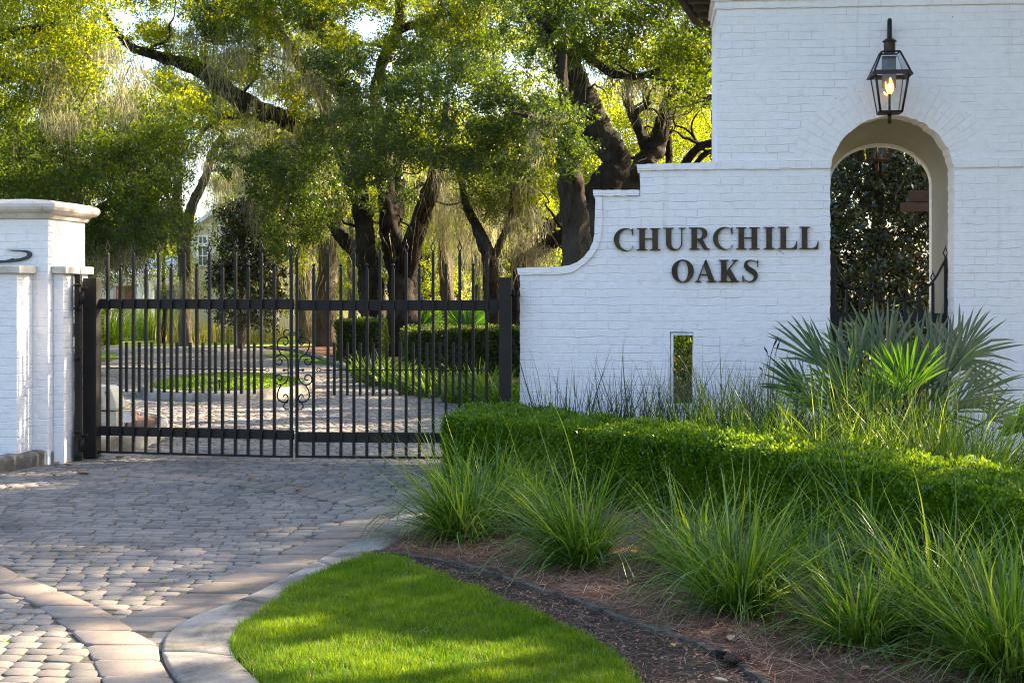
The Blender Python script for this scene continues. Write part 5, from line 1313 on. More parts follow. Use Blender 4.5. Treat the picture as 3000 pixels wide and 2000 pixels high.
# ================================================================== trees
def limb_pts(pts):
    """(px, py, Z, width px) -> world points and radii"""
    out=[P(x,y,Z) for x,y,Z,w_ in pts]; r_=[w_*Z/F/2 for x,y,Z,w_ in pts]
    return np.array(out), np.array(r_)
def make_limb(name, pts, mat, parent, n=18, sub=9, gnarl=.10, seed=0):
    p, r_ = limb_pts(pts); q = np.array(smooth(np.c_[p,r_], sub)); q4 = q
    b = MB(); pts3 = [Vector(v[:3]) for v in q4]; m_=len(pts3); rings=[]; upv=None; ph=rng.uniform(0,6,4)
    for i,pp_ in enumerate(pts3):
        t=(pts3[min(i+1,m_-1)]-pts3[max(i-1,0)]).normalized()
        if upv is None: upv=t.orthogonal().normalized()
        upv=(upv-t*upv.dot(t)).normalized(); bb=t.cross(upv); ring_=[]
        for k in range(n):
            a=2*math.pi*k/n; rr_=q4[i][3]*(1+rng.normal(0,.045)+gnarl*math.sin(3*a+ph[0]+i*.25)+gnarl*.7*math.sin(5*a+ph[1]-i*.4)+gnarl*.6*math.sin(i*.9+ph[2]))
            ring_.append(b.bm.verts.new(pp_+(upv*math.cos(a)+bb*math.sin(a))*rr_))
        rings.append(ring_)
    for i in range(m_-1):
        for k in range(n):
            f=b.bm.faces.new((rings[i][k],rings[i][(k+1)%n],rings[i+1][(k+1)%n],rings[i+1][k])); f.smooth=True
    b.bm.faces.new(rings[-1])
    return b.done(name, M[mat], parent), q4
def branches(parent, qs, n=3, L=(1.0,2.6), r0=(.020,.05), mat='bark'):
    for q in qs:
        for k in range(n):
            i = int(rng.uniform(.3,.95)*(len(q)-1)); p = np.array(q[i][:3]); d = unit(np.array([rng.normal(0,1),rng.normal(0,.5),rng.uniform(-.1,1.0)]))
            Lb = rng.uniform(*L); m_ = 11; pts=[p]; r_=min(rng.uniform(*r0), q[i][3]*.6)
            for s_ in range(m_):
                d = unit(d+rng.normal(0,.33,3)+np.array([0,0,.05])); p = p+d*Lb/m_; pts.append(p)
            b = MB(); b.tube(smooth(pts,2), list(np.linspace(r_,.006,2*m_+1)), 6); b.done('branch', M[mat], parent)
DENS = 1.5
SUN_AZ, SUN_EL = 24.0, 31.0
SD = np.array([math.cos(R(SUN_EL))*math.cos(R(SUN_AZ)), math.cos(R(SUN_EL))*math.sin(R(SUN_AZ)), math.sin(R(SUN_EL))])
# target spots for sun patches; shade tree leaves toward the sun are carved away
GAPS = [(G(x,y_),r_) for x,y_,r_ in ((1000,1935,.26),(1200,1930,.26),(1380,1975,.22),(1080,1990,.2),(860,1960,.16),(820,1850,.12),(1150,1720,.08),
  (60,1730,.16),(200,1745,.15),(330,1765,.14),(60,1890,.30),(150,1960,.34),(280,1890,.16),(560,1725,.14),(660,1705,.12),(440,1775,.12),(760,1745,.09),
  (1750,1740,.10),(2080,1870,.12),(360,1350,.16),(120,1385,.2),(20,1420,.2),(640,1360,.10))]
GAPS += [(P(x,y_,F*(EYE-.6)/(y_-HY)),r_) for x,y_,r_ in ((2170,1300,.24),(2260,1325,.16),(2790,1360,.26),(2860,1385,.16),(2720,1345,.12),(2480,1345,.06))]
GAPS += [(P(x,y_,Z_),r_) for x,y_,Z_,r_ in ((2280,1200,10.8,.22),(2420,1240,10.7,.18),(2560,1230,10.5,.22),(2650,1080,11.0,.25),(2700,1230,10.2,.20),(2250,1260,10.9,.14))]
GAPS += [(P(x,y_,Z_),r_) for x,y_,Z_,r_ in ((165,670,14.0,.13),(178,720,14.0,.07),(73,856,13.5,.05),(75,913,13.5,.06),(77,1131,13.5,.06),(200,830,14,.07),(241,930,14.3,.28),(241,850,14.3,.2),(30,1340,13.2,.06),(165,1325,13.7,.05))]
for y_,n_ in ((1247,7),(1228,5),(1214,5),(1196,4),(1165,5),(1140,5),(1122,5),(1100,5),(1084,4),(1068,4),(1056,4),(1046,3),(1036,3),(1262,2)):
    for k_ in range(n_*2+8): GAPS.append((G(rng.uniform(300,1250),y_+rng.uniform(-3,3)), rng.uniform(.12,.30)))
GAPS += [(G(x,1132,.15),.35) for x in (500,600,700)]
class Crown:
    def __init__(s): s.c=[]; s.r=[]; s.k=[]
    def poly(s, pts, Z, dZ, n, r=(.3,.7), holes=(), kind=0, squash=.65):
        pts=np.array(pts,float); got=0; tries=0
        while got<n and tries<n*30:
            tries+=1; x,y_=rng.uniform(pts.min(0),pts.max(0))
            if not inpoly([(x,y_)],pts)[0]: continue
            if any(((x-a)/c_)**2+((y_-b_)/d_)**2<1 for a,b_,c_,d_ in holes): continue
            z_=Z+rng.uniform(-dZ,dZ); s.c.append(P(x,y_,z_)); s.r.append(rng.uniform(*r)); s.k.append(kind); got+=1
        return s
    def ell(s, c, rad, n, r=(.5,1.0), kind=0, shell=.5):
        u=rand_dir(n); rr_=rng.uniform(shell,1,n)**.6; p=np.array(c)+u*rr_[:,None]*np.array(rad)
        s.c+=list(p); s.r+=list(rng.uniform(*r,n)); s.k+=[kind]*n; return s
    def build(s, parent, mats, size, tufts=22, per=14, tr=.13, twigs=2, squash=.62, name='crown', carve=False):
        if not carve: tufts = int(tufts*DENS*.72); per = int(per*1.45); tr *= .92
        c=np.array(s.c); r_=np.array(s.r); kk=np.array(s.k)
        for kind,mt in enumerate(mats):
            m_=kk==kind
            if not m_.any(): continue
            cc_=c[m_]; rc=r_[m_]; N=len(cc_)
            nt=np.maximum((tufts*(rc/.5)**2).astype(int),4); idx=np.repeat(np.arange(N),nt)
            u=rand_dir(len(idx)); rad=rng.uniform(.25,1,len(idx))**.5
            tp=cc_[idx]+u*(rad*rc[idx])[:,None]*np.array([1,1,squash])
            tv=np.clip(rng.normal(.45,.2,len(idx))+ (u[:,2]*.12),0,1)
            li=np.repeat(np.arange(len(idx)),per); ax=unit(u+rng.normal(0,.5,u.shape)+np.array([0,0,-.1]))
            tl=rng.uniform(-1,1,len(li))[:,None]; pos=tp[li]+ax[li]*tl*tr+rng.normal(0,tr*.42,(len(li),3))
            if carve:
                k_=np.ones(len(pos),bool)
                for tp_,rr_ in GAPS:
                    d_=pos-tp_; al=d_@SD; dist=np.linalg.norm(d_-al[:,None]*SD,axis=1); k_&=~((dist<rr_)&(rng.uniform(size=len(pos))>.06))
                pos=pos[k_]; li=li[k_]
            V=leaves_at(pos,size,.42)
            raw_mesh(name, V, 4, M[mt], parent, np.clip(tv[li]+rng.normal(0,.13,len(li)),0,1))
        if twigs:
            n=len(c)*twigs; i=np.repeat(np.arange(len(c)),twigs); root=c[i]+rng.normal(0,.12,(n,3))
            V,f=strips(root, r_[i]*rng.uniform(.7,1.5,n), rng.uniform(0,6.28,n), rng.uniform(.3,2.6,n), rng.normal(0,.9,n), np.full(n,.022)*rng.uniform(.5,1.3,n), 5, zmin=None, wob=.35)
            tag(raw_mesh('twigs', V, 4, M['bark_pale'], parent, None, f), kind='stuff')
def moss(parent, anchors, n_each, L=(.4,1.3), spread=.18, w=(.008,.022)):
    a=np.array(anchors); i=np.repeat(np.arange(len(a)),n_each); n=len(i)
    root=a[i]+rng.normal(0,1,(n,3))*np.array([spread,spread,spread*.35]); Ls=np.repeat(rng.uniform(*L,len(a)),n_each)*rng.uniform(.35,1.1,n)
    V,f=strips(root, Ls, rng.uniform(0,6.28,n), rng.uniform(0,.14,n), rng.normal(0,.35,n), rng.uniform(*w,n), 6, zmin=.3, wob=.42, down=True, root_w=.8, pw=1.2, twist=3)
    tag(raw_mesh('spanish_moss', V, 4, M['moss'], parent, np.repeat(rng.uniform(0,1,n),6), f), kind='stuff')
def moss_px(pts, Z, dz, n):
    pts=np.array(pts,float); out=[]
    while len(out)<n:
        x,y_=rng.uniform(pts.min(0),pts.max(0))
        if inpoly([(x,y_)],pts)[0]: out.append(P(x,y_,Z+rng.uniform(-dz,dz)))
    return out
def along(q4, n, lo=.1, hi=1.0, drop=0):
    i=(rng.uniform(lo,hi,n)*(len(q4)-1)).astype(int); return [q4[k][:3]-np.array([0,0,q4[k][3]*.7]) for k in i]

# --- A: forked live oak behind the right leaf
A = empty('live_oak', G(1150,1022)*np.array([1,1,0]), 'forked dark live oak with several stems behind the right gate leaf', 'tree')
ZA=36.0; Q=[]
def ml(nm,pts,par,mat='bark',**k):
    o,q=make_limb(nm,pts,mat,par,**k); Q.append(q); return q
ml('trunk',[(1112,1060,ZA,120),(1112,1010,ZA,100),(1100,930,ZA,84),(1085,850,ZA,74),(1078,760,ZA,62),(1068,680,ZA,54),(1058,600,ZA+.3,46),(1048,500,ZA+.5,38),(1040,400,ZA+1,30)],A)
ml('trunk',[(1190,1060,ZA-.6,130),(1185,1010,ZA-.6,110),(1182,930,ZA-.5,92),(1180,850,ZA-.4,84),(1165,770,ZA,72),(1150,700,ZA,66),(1138,620,ZA,60),(1130,540,ZA+.4,52),(1120,420,ZA+.6,44),(1100,300,ZA+1,36),(1115,200,ZA+1,32),(1160,100,ZA+1.2,30),(1175,-20,ZA+1.5,26)],A)
ml('limb',[(1190,830,ZA-.3,60),(1205,730,ZA-.5,58),(1228,650,ZA-.8,54),(1255,580,ZA-1,50),(1280,500,ZA-1.4,42),(1300,400,ZA-2,30),(1310,300,ZA-2.4,20)],A)
ml('limb',[(1085,800,ZA,50),(1050,750,ZA+.3,44),(1010,700,ZA+.8,42),(975,655,ZA+1.2,38),(950,600,ZA+1.6,34),(930,500,ZA+2,30),(930,420,ZA+2.2,28)],A)
ml('limb',[(1160,640,ZA,40),(1172,560,ZA+.5,34),(1165,480,ZA+.8,26),(1190,380,ZA+1,18)],A)
q_long=ml('limb',[(1070,640,ZA+.6,56),(1040,540,ZA+1,52),(1000,450,ZA+1.4,50),(940,395,ZA+1.6,52),(867,357,ZA+1.6,56),(810,345,ZA+1.4,56),(755,320,ZA+1.2,54),(663,262,ZA+.8,50),(587,208,ZA+.4,44),(520,180,ZA,36),(450,160,ZA-.2,28),(393,145,ZA-.4,24),(355,110,ZA-.6,20),(326,75,ZA-.8,15),(300,20,ZA-1,10)],A,gnarl=.13)
ml('limb',[(1000,440,ZA+1.4,44),(975,380,ZA+1.5,40),(955,320,ZA+1.6,38),(925,250,ZA+1.8,36),(880,190,ZA+2,32),(835,120,ZA+2,32),(790,60,ZA+2.2,38),(745,15,ZA+2.4,40),(710,-40,ZA+2.6,34)],A)
ml('limb',[(770,60,ZA+2.2,34),(700,35,ZA+1.8,22),(640,25,ZA+1.5,17),(585,5,ZA+1.3,14),(540,-15,ZA+1,11)],A)
ml('limb',[(790,58,ZA+2.2,30),(790,20,ZA+2.3,26),(780,-40,ZA+2.4,24)],A)
ml('limb',[(755,325,ZA+1.2,26),(690,340,ZA+1.6,20),(640,345,ZA+2,16),(600,380,ZA+2.4,12),(570,430,ZA+2.6,8)],A)
ml('limb',[(1165,90,ZA+1,26),(1210,75,ZA+.6,22),(1250,70,ZA+.2,20),(1300,40,ZA,18),(1360,8,ZA-.4,16),(1400,5,ZA-.6,10)],A)
ml('limb',[(1255,120,ZA,22),(1262,60,ZA,20),(1290,10,ZA,18),(1300,-40,ZA,16)],A)
holes=[(1120,180,34,45),(1092,262,28,55),(950,310,26,50),(870,180,24,36),(720,500,40,70),(690,590,50,50),(620,640,55,75),(1190,110,30,30),(1060,80,40,30),(500,60,35,35),(450,200,30,28)]
cr=Crown()
dk=[(1000,560),(1000,450),(1090,320),(1160,210),(1340,160),(1530,230),(1590,360),(1560,500),(1450,540),(1300,490),(1230,470),(1120,520),(1050,560)]
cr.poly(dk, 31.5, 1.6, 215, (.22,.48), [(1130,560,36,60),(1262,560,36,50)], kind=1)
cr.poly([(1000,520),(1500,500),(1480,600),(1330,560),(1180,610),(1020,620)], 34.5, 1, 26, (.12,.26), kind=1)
cr.poly([(930,180),(1500,-60),(1560,220),(1200,260),(1000,420),(900,420)], 35, 2.5, 150, (.25,.55), holes, kind=1)
cr.poly([(900,-260),(1650,-260),(1600,120),(900,160)], 36, 3, 150, (.3,.7), holes, kind=0)
cr.poly([(330,-40),(1000,-60),(1020,420),(860,330),(700,250),(560,190),(420,130)], 37.5, 2.4, 210, (.22,.5), holes, kind=0)
cr.poly([(380,-60),(1000,-60),(1040,300),(860,240),(700,150),(500,60)], 35, 1, 60, (.2,.42), holes, kind=1)
cr.poly([(560,380),(700,420),(900,480),(900,620),(700,560)], 37, 1, 40, (.2,.42), holes, kind=1)
cr.poly([(420,170),(560,220),(740,340),(900,400),(860,520),(680,420),(520,300),(400,260)], 38, 1.6, 95, (.2,.45), holes, kind=0)
cr.poly([(700,440),(960,430),(1010,560),(980,660),(900,720),(800,760),(760,620)], 34, 1.4, 110, (.2,.45), kind=1)
cr.poly([(780,480),(900,440),(960,600),(880,800),(800,780)], 39, 1.4, 60, (.22,.45), kind=0)
cr.poly([(300,-320),(1000,-320),(1000,-40),(300,-40)], 37, 3, 120, (.4,.8), kind=0)
cr.poly([(560,-60),(1600,-60),(1600,520),(900,520),(560,300)], 42, 2, 190, (.3,.6), holes, kind=0)
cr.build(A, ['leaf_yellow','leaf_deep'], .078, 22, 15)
ma=[]
for q in Q: ma+=along(q,8,.35)
ma+=moss_px([(1230,520),(1460,520),(1500,620),(1430,720),(1280,680)],38.5,1.6,64)+moss_px([(560,120),(1000,100),(1100,420),(900,480),(700,400)],35.5,1.5,40)+moss_px([(1180,500),(1300,500),(1300,560),(1200,560)],37.5,1,8)+moss_px([(450,60),(1000,60),(1000,330),(640,230)],36,1.5,38)
ma+=moss_px([(700,380),(900,380),(880,700),(700,640)],38,1.5,34)
moss(A, ma, 34, (.35,1.5), .20)

branches(A, Q, 3)
# --- B: upright oak in front of the stepped wall end
B = empty('live_oak', P(1680,1010,26)*np.array([1,1,0]), 'straight grey-brown oak trunk rising behind the swept wall end', 'tree'); Q=[]
ZB=26.0
ml('trunk',[(1700,1080,ZB,110),(1692,980,ZB,94),(1688,800,ZB,86),(1684,680,ZB,80),(1676,560,ZB,74),(1668,470,ZB,64),(1660,400,ZB,52),(1655,340,ZB,40),(1648,260,ZB,30),(1650,160,ZB,20)],B,'bark_mid',n=26)
ml('limb',[(1668,420,ZB,34),(1640,390,ZB-.3,32),(1610,372,ZB-.5,30),(1575,352,ZB-.8,24),(1540,335,ZB-1,16),(1500,330,ZB-1.2,9)],B)
cr=Crown(); cr.poly([(1560,300),(1690,300),(1740,400),(1700,520),(1630,500),(1560,420)],25,.7,40,(.16,.32),kind=0)
cr.poly([(1540,120),(1640,200),(1670,330),(1560,330)],26,.8,22,(.16,.3),[(1640,170,40,40)],kind=0)
cr.poly([(1500,-300),(1900,-300),(1800,120),(1500,120)],27,1.6,60,(.3,.6),kind=0)
cr.build(B,['leaf_deep'],.075,20,14,tr=.1); moss(B, moss_px([(1560,330),(1640,330),(1640,420),(1560,420)],25,.5,8),34,(.2,.6),.08)
# --- C: great S-bent oak
Cc_ = empty('live_oak', P(1750,1010,31)*np.array([1,1,0]), 'massive dark oak with an S-bent limb behind the step of the white wall', 'tree'); Q=[]
ZC=31.0
ml('trunk',[(1760,1060,ZC,130),(1755,900,ZC,110),(1745,760,ZC,100),(1740,660,ZC,94),(1752,580,ZC,92),(1784,525,ZC,88),(1806,478,ZC,80),(1782,425,ZC,84),(1742,370,ZC,90),(1712,310,ZC,90),(1688,250,ZC,86),(1655,180,ZC,80),(1620,115,ZC,74),(1585,50,ZC,78),(1550,-20,ZC,70),(1510,-120,ZC+.5,60)],Cc_,n=18,gnarl=.07)
ml('limb',[(1610,120,ZC-.2,46),(1660,125,ZC-.5,34),(1700,150,ZC-.7,28),(1740,180,ZC-1,24),(1800,215,ZC-1.2,20),(1870,225,ZC-1.5,18),(1930,205,ZC-1.8,16)],Cc_)
ml('limb',[(1620,60,ZC,40),(1650,0,ZC-.4,34),(1690,-60,ZC-.8,26)],Cc_)
ml('limb',[(1520,990,34,70),(1530,860,34,62),(1530,770,34,66),(1545,740,34,62),(1600,715,33.6,48),(1650,690,33,44),(1700,655,32,38),(1740,610,31.4,30)],Cc_)
ml('limb',[(1535,770,34,56),(1550,725,34.2,44),(1590,680,34.4,34),(1640,640,34.6,28),(1690,590,34.8,24),(1730,540,35,16)],Cc_)
cr=Crown()
h2=[(1880,330,38,38),(1790,330,25,40),(1600,90,46,46),(1640,170,50,46),(1690,250,52,50),(1725,330,52,50),(1765,410,52,50),(1795,480,46,46)]
cr.poly([(1560,-60),(2120,-60),(2120,120),(1900,260),(1760,200),(1560,130)],30,2,150,(.25,.5),h2,kind=1)
cr.poly([(1600,-300),(2200,-300),(2200,-40),(1600,-40)],31,2,110,(.4,.7),kind=0)
cr.poly([(1560,240),(1690,520),(1560,640),(1480,560)],34.5,1.4,55,(.22,.42),[(1690,250,60,50),(1725,330,60,50),(1765,410,60,50),(1795,480,50,50)],kind=0)
cr.build(Cc_,['leaf_yellow','leaf_green'],.075,22,14)
moss(Cc_, moss_px([(1480,520),(1600,560),(1600,760),(1500,740)],33,.8,22)+along(Q[1],6)+along(Q[0],10,.5),40,(.4,1.1),.14)
branches(Cc_, Q, 5)
# --- D: V-shaped oak
D = empty('live_oak', P(1850,1010,36)*np.array([1,1,0]), 'V-shaped oak seen above the upper step of the white wall', 'tree'); Q=[]; ZD=36.
ml('trunk',[(1820,1060,ZD,100),(1830,800,ZD,90),(1845,640,ZD,82),(1862,540,ZD,74),(1890,480,ZD,64),(1915,440,ZD,58),(1935,390,ZD,50),(1950,330,ZD,42),(1962,285,ZD,36),(1975,230,ZD,26),(2000,160,ZD,18)],D,n=14)
ml('limb',[(1905,455,ZD,42),(1885,410,ZD+.2,36),(1865,360,ZD+.4,32),(1845,310,ZD+.5,28),(1832,280,ZD+.6,22),(1850,230,ZD+.8,14)],D)
ml('limb',[(1860,330,ZD+.3,18),(1885,315,ZD,16),(1905,300,ZD-.2,10)],D)
ml('limb',[(1950,250,ZD,22),(1990,250,ZD-.5,22),(2030,270,ZD-.8,20),(2075,285,ZD-1,16),(2130,280,ZD-1.2,14)],D)
ml('limb',[(1985,560,ZD-1,26),(2000,500,ZD-1,25),(2025,455,ZD-1.1,24),(2060,425,ZD-1.2,23),(2100,418,ZD-1.3,22),(2160,415,ZD-1.4,20)],D)
ml('limb',[(2030,500,ZD-1,18),(2060,455,ZD-1,16),(2100,440,ZD-1,14),(2150,440,ZD-1.2,12)],D)
ml('limb',[(1962,520,ZD+2,22),(1960,440,ZD+2,20),(1958,380,ZD+2,16)],D)
cr=Crown()
cr.poly([(1720,120),(2110,120),(2110,470),(2000,500),(1940,420),(1900,300),(1780,260)],39,2.5,150,(.25,.5),[(1880,330,40,40),(1910,230,30,30)],kind=0)
cr.poly([(1900,60),(2110,60),(2110,330),(1960,300)],34,1.5,60,(.2,.45),kind=1)
cr.build(D,['leaf_yellow','leaf_green'],.075,20,14,twigs=4); moss(D, moss_px([(1760,240),(2100,260),(2100,360),(1900,330)],36,1.5,16),36,(.3,.8),.12)
branches(D, Q, 4)
# --- E: leaning dark trunk and thin trunks beyond
def plain_tree(label, base, pts, mat, crownpolys, kinds, size=.075, mossn=10, name='oak_tree', per=12, tufts=18, moss_pts=None):
    t = empty(name, (base[0],base[1],0), label, 'tree', 'oaks beyond the gate'); qs=[]
    for k,l_ in enumerate(pts): o,q=make_limb('trunk' if k==0 else 'limb', l_, mat, t, n=10); qs.append(q)
    c_=Crown()
    for pl,Z,dZ,n,kd in crownpolys: c_.poly(pl,Z,dZ,n,(.3,.65),kind=kd)
    if crownpolys: c_.build(t, kinds, size, tufts, per)
    a=[]
    for q in qs: a+=along(q,mossn,.35)
    if moss_pts: a+=moss_pts
    if a: moss(t,a,34,(.5,1.5),.16)
    return t
def gp(px,Z): return ((px-1500)/F*Z,Z)
plain_tree('dark oak leaning left behind the right end of the gate', gp(1450,33),[[(1462,1050,33,70),(1450,960,33,58),(1442,860,33,50),(1436,780,33,46),(1420,720,33,40),(1395,660,33.2,30),(1365,600,33.5,23),(1350,530,33.8,17),(1325,450,34,10),(1310,380,34,5)],[(1440,770,33,26),(1470,700,33,22),(1495,640,33,17),(1500,570,33,12),(1520,500,33,7),(1525,430,33,4)]],'bark',[([(1330,480),(1520,480),(1540,640),(1420,680)],34,1,40,0)],['leaf_green'],.06,8)
plain_tree('pale thick trunk draped with moss left of the forked oak', gp(955,41),[[(965,1060,41,92),(958,1000,41,74),(955,900,41,64),(958,800,41,58),(965,700,41,52),(985,600,41,44),(1000,500,41.4,34)],[(960,760,41,34),(935,660,41,30),(915,560,41,24)]],'bark_pale',[([(820,420),(1080,420),(1080,620),(820,600)],42,1.6,60,0)],['leaf_yellow'],.07,16)
plain_tree('second pale trunk close beside the thick moss-draped one', gp(895,43),[[(892,1040,43,60),(890,960,43,46),(893,850,43,42),(890,740,43,38),(880,640,43,34),(870,520,43,26)]],'bark_pale',[([(760,440),(940,440),(940,600),(800,620)],44,1.5,45,0)],['leaf_yellow'],.07,16)
plain_tree('slim grey trunk behind the gate centre', gp(715,46),[[(716,1020,46,28),(714,950,46,22),(712,850,46,20),(716,740,46,18),(720,600,46,14)]],'bark_pale',[([(640,560),(800,560),(800,900),(700,900)],47,1,40,0)],['leaf_yellow'],.075,6)
for i,(x,Z,w_,lean,l_) in enumerate(((1310,40,44,10,'pale grey trunk behind the hedge, middle of the right leaf'),(1275,47,22,-25,'thin leaning trunk behind the palmettos'),(1345,46,26,-22,'pale leaning trunk right of the grey one'),(1398,50,26,6,'thin brown trunk with a fork, far right of the gate'),(1030,52,26,4,'slim far trunk between the pale one and the forked oak'),(1235,55,24,8,'slim far trunk just right of the forked oak'),(800,55,24,-6,'slim far trunk left of the scrollwork'),(1560,48,34,5,'far trunk behind the low end of the sign wall'))):
    plain_tree(l_, gp(x,Z), [[(x+lean*1.2,1035 if Z<45 else 1010,Z,w_*1.35),(x+lean,950,Z,w_),(x,850,Z,w_*.92),(x-lean,740,Z,w_*.85),(x-lean*1.4,620,Z,w_*.7),(x-lean*2,480,Z,w_*.5)]], 'bark_pale' if i%2==0 else 'bark', [([(x-110,440),(x+130,420),(x+150,700),(x-120,720)],Z+1,2.2,46,0),([(x-60,680),(x+60,680),(x+60,930),(x-60,930)],Z+3,2,14,0)], ['leaf_yellow'], .085, 9)
# F: light forked tree by the house
Ft = empty('oak_tree', P(540,1010,41)*np.array([1,1,0]), 'pale forked tree in front of the house with sky behind its fork', 'tree')
Q=[]
ml('trunk',[(545,1050,41,50),(543,960,41,36),(541,860,41,33),(540,760,41,35),(538,700,41,40),(545,660,41,36),(565,600,41,28),(590,545,41,25),(608,500,41,23),(622,450,41,24),(650,400,41,18),(670,330,41,12)],Ft,'bark_pale')
ml('limb',[(532,700,41,34),(522,640,41,28),(518,570,41,26),(522,500,41,24),(520,440,41,18),(500,380,41,12)],Ft,'bark_pale')
ml('limb',[(520,660,41,20),(500,620,41,16),(490,570,41,12),(480,500,41,8)],Ft,'bark_pale')
cr=Crown(); cr.poly([(430,330),(720,330),(700,520),(640,480),(600,420),(540,470),(480,560),(440,480)],41.5,1.4,60,(.2,.42),kind=0)
cr.poly([(440,760),(520,720),(560,820),(470,860)],40.5,.6,12,(.15,.3),kind=1); cr.poly([(580,760),(640,760),(640,880),(570,880)],42,.8,14,(.2,.3),kind=0)
cr.build(Ft,['leaf_green','leaf_yellow'],.062,14,12,tr=.11,twigs=5)
moss(Ft, moss_px([(600,400),(720,400),(720,620),(640,640)],41,.8,16)+moss_px([(500,740),(560,740),(560,860),(510,860)],40.8,.5,7),36,(.4,1.3),.10)
us = empty('understory_tree', P(600,1005,43)*np.array([1,1,0]), 'thin leafy understory tree screening the house porch', 'tree')
make_limb('trunk',[(480,1020,43,18),(484,900,43,14),(478,800,43,10),(486,700,43,6)],'bark',us,n=8)
cr=Crown(); cr.poly([(330,700),(560,640),(570,800),(520,850),(460,820),(420,800),(340,840)],43,1,75,(.15,.34),[(415,880,30,60),(590,740,25,60)],kind=1); cr.poly([(640,440),(860,440),(860,600),(700,600)],43,1.2,70,(.2,.42),kind=0)
cr.poly([(820,540),(1010,540),(1020,900),(960,960),(900,700),(860,960),(810,960)],45,1.2,90,(.18,.38),kind=1)
cr.poly([(300,380),(500,380),(470,640),(330,640)],36,1,110,(.2,.42),kind=0)
cr.poly([(620,600),(700,560),(700,900),(640,900)],41,1,40,(.15,.3),kind=0)
cr.build(us,['leaf_green','leaf_yellow'],.07,16,12,tr=.11)
moss(us, moss_px([(620,520),(900,520),(900,760),(650,760)],42,1.2,34)+moss_px([(400,620),(560,560),(560,700),(420,760)],42.5,.6,12),34,(.5,1.5),.14)
# magnolia beyond the scrollwork
mg = empty('magnolia_tree', P(700,1005,39)*np.array([1,1,0]), 'dark bronze-leaved magnolia behind the left gate leaf, right of the house window', 'tree')
make_limb('trunk',[(705,1020,39,26),(708,900,39,20),(712,780,39,16),(712,650,39,10),(712,600,39,5)],'bark_pale',mg)
cr=Crown(); cr.poly([(660,600),(740,580),(810,660),(830,860),(790,960),(650,950),(620,860),(630,760),(650,700)],38.5,1.2,230,(.18,.36),kind=0); cr.build(mg,['leaf_magnolia'],.13,13,8,tr=.14)
moss(mg, moss_px([(760,560),(850,560),(850,700),(780,700)],37.5,.5,12),36,(.4,1.2),.12)
# --- left dark oak and the bright one at top left
Gt = empty('live_oak', gp(170,30)+(0,), 'dense dark oak behind the pillar on the left', 'tree'); Q=[]
ml('trunk',[(180,1100,30,110),(190,900,30,90),(200,760,30,80),(215,640,30,66),(200,520,30.3,50),(200,400,30.6,34),(195,300,31,26)],Gt)
ml('limb',[(205,700,30,44),(290,620,29.6,32),(380,560,29.2,24),(460,540,29,14)],Gt); ml('limb',[(205,560,30,34),(120,470,30,26),(50,400,30,18)],Gt)
ml('limb',[(200,420,30.5,22),(200,330,30,20),(195,250,29.6,17),(205,205,29.4,16),(240,190,29.2,22),(280,198,29,14)],Gt)
cr=Crown(); hl=[(95,330,38,70),(45,260,40,30),(200,480,20,60),(640,520,70,120),(385,520,20,30),(560,480,30,40)]
cr.poly([(-120,420),(140,300),(420,270),(560,380),(520,560),(540,700),(400,740),(330,690),(300,790),(180,720),(-120,640)],28.5,2.2,200,(.22,.5),hl,kind=0)
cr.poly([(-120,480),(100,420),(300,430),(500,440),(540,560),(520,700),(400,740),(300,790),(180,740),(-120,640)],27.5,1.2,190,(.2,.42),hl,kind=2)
cr.poly([(-120,330),(560,230),(600,420),(500,520),(-120,600)],32,2,170,(.25,.55),hl,kind=1)
cr.poly([(260,640),(400,640),(440,760),(400,850),(290,840)],29,1,38,(.15,.32),[(350,820,30,30)],kind=0)
cr.poly([(240,780),(300,780),(300,1010),(240,1010)],33,1,30,(.2,.35),kind=0)
cr.poly([(-300,-100),(200,-100),(150,600),(-300,700)],33,3,120,(.4,.7),hl,kind=0)
cr.build(Gt,['leaf_green','leaf_yellow','leaf_deep'],.070,22,14,twigs=3)
moss(Gt, moss_px([(120,180),(420,180),(420,330),(120,400)],28.5,1.2,34)+moss_px([(260,620),(430,620),(430,760),(300,800)],28,.8,16),42,(.3,1.1),.12)
branches(Gt, Q, 6)
Ht = empty('live_oak', gp(-260,27)+(0,), 'bright yellow-green oak spreading in at the top left', 'tree'); Q=[]
ml('trunk',[(-280,1100,27,120),(-300,700,27,100),(-260,400,27,80),(-160,200,27,56),(-40,120,27,40),(80,90,26.6,26),(170,70,26.3,14)],Ht)
cr=Crown(); cr.poly([(-200,-60),(400,-60),(360,70),(290,130),(300,200),(240,300),(120,260),(-20,320),(-200,330)],26,1.6,230,(.22,.46),[(90,30,30,20),(30,265,45,25),(470,50,40,35)],kind=0)
cr.poly([(-200,-320),(440,-320),(440,-50),(-200,-50)],27,2,100,(.4,.7),kind=0); cr.poly([(-100,100),(250,40),(330,160),(200,300),(-100,330)],27.2,1,110,(.22,.46),kind=1)
cr.build(Ht,['leaf_yellow','leaf_green'],.066,18,14)
moss(Ht, moss_px([(100,120),(420,120),(380,240),(100,260)],26,1,22),36,(.3,.8),.10)
branches(Ht, Q, 6)
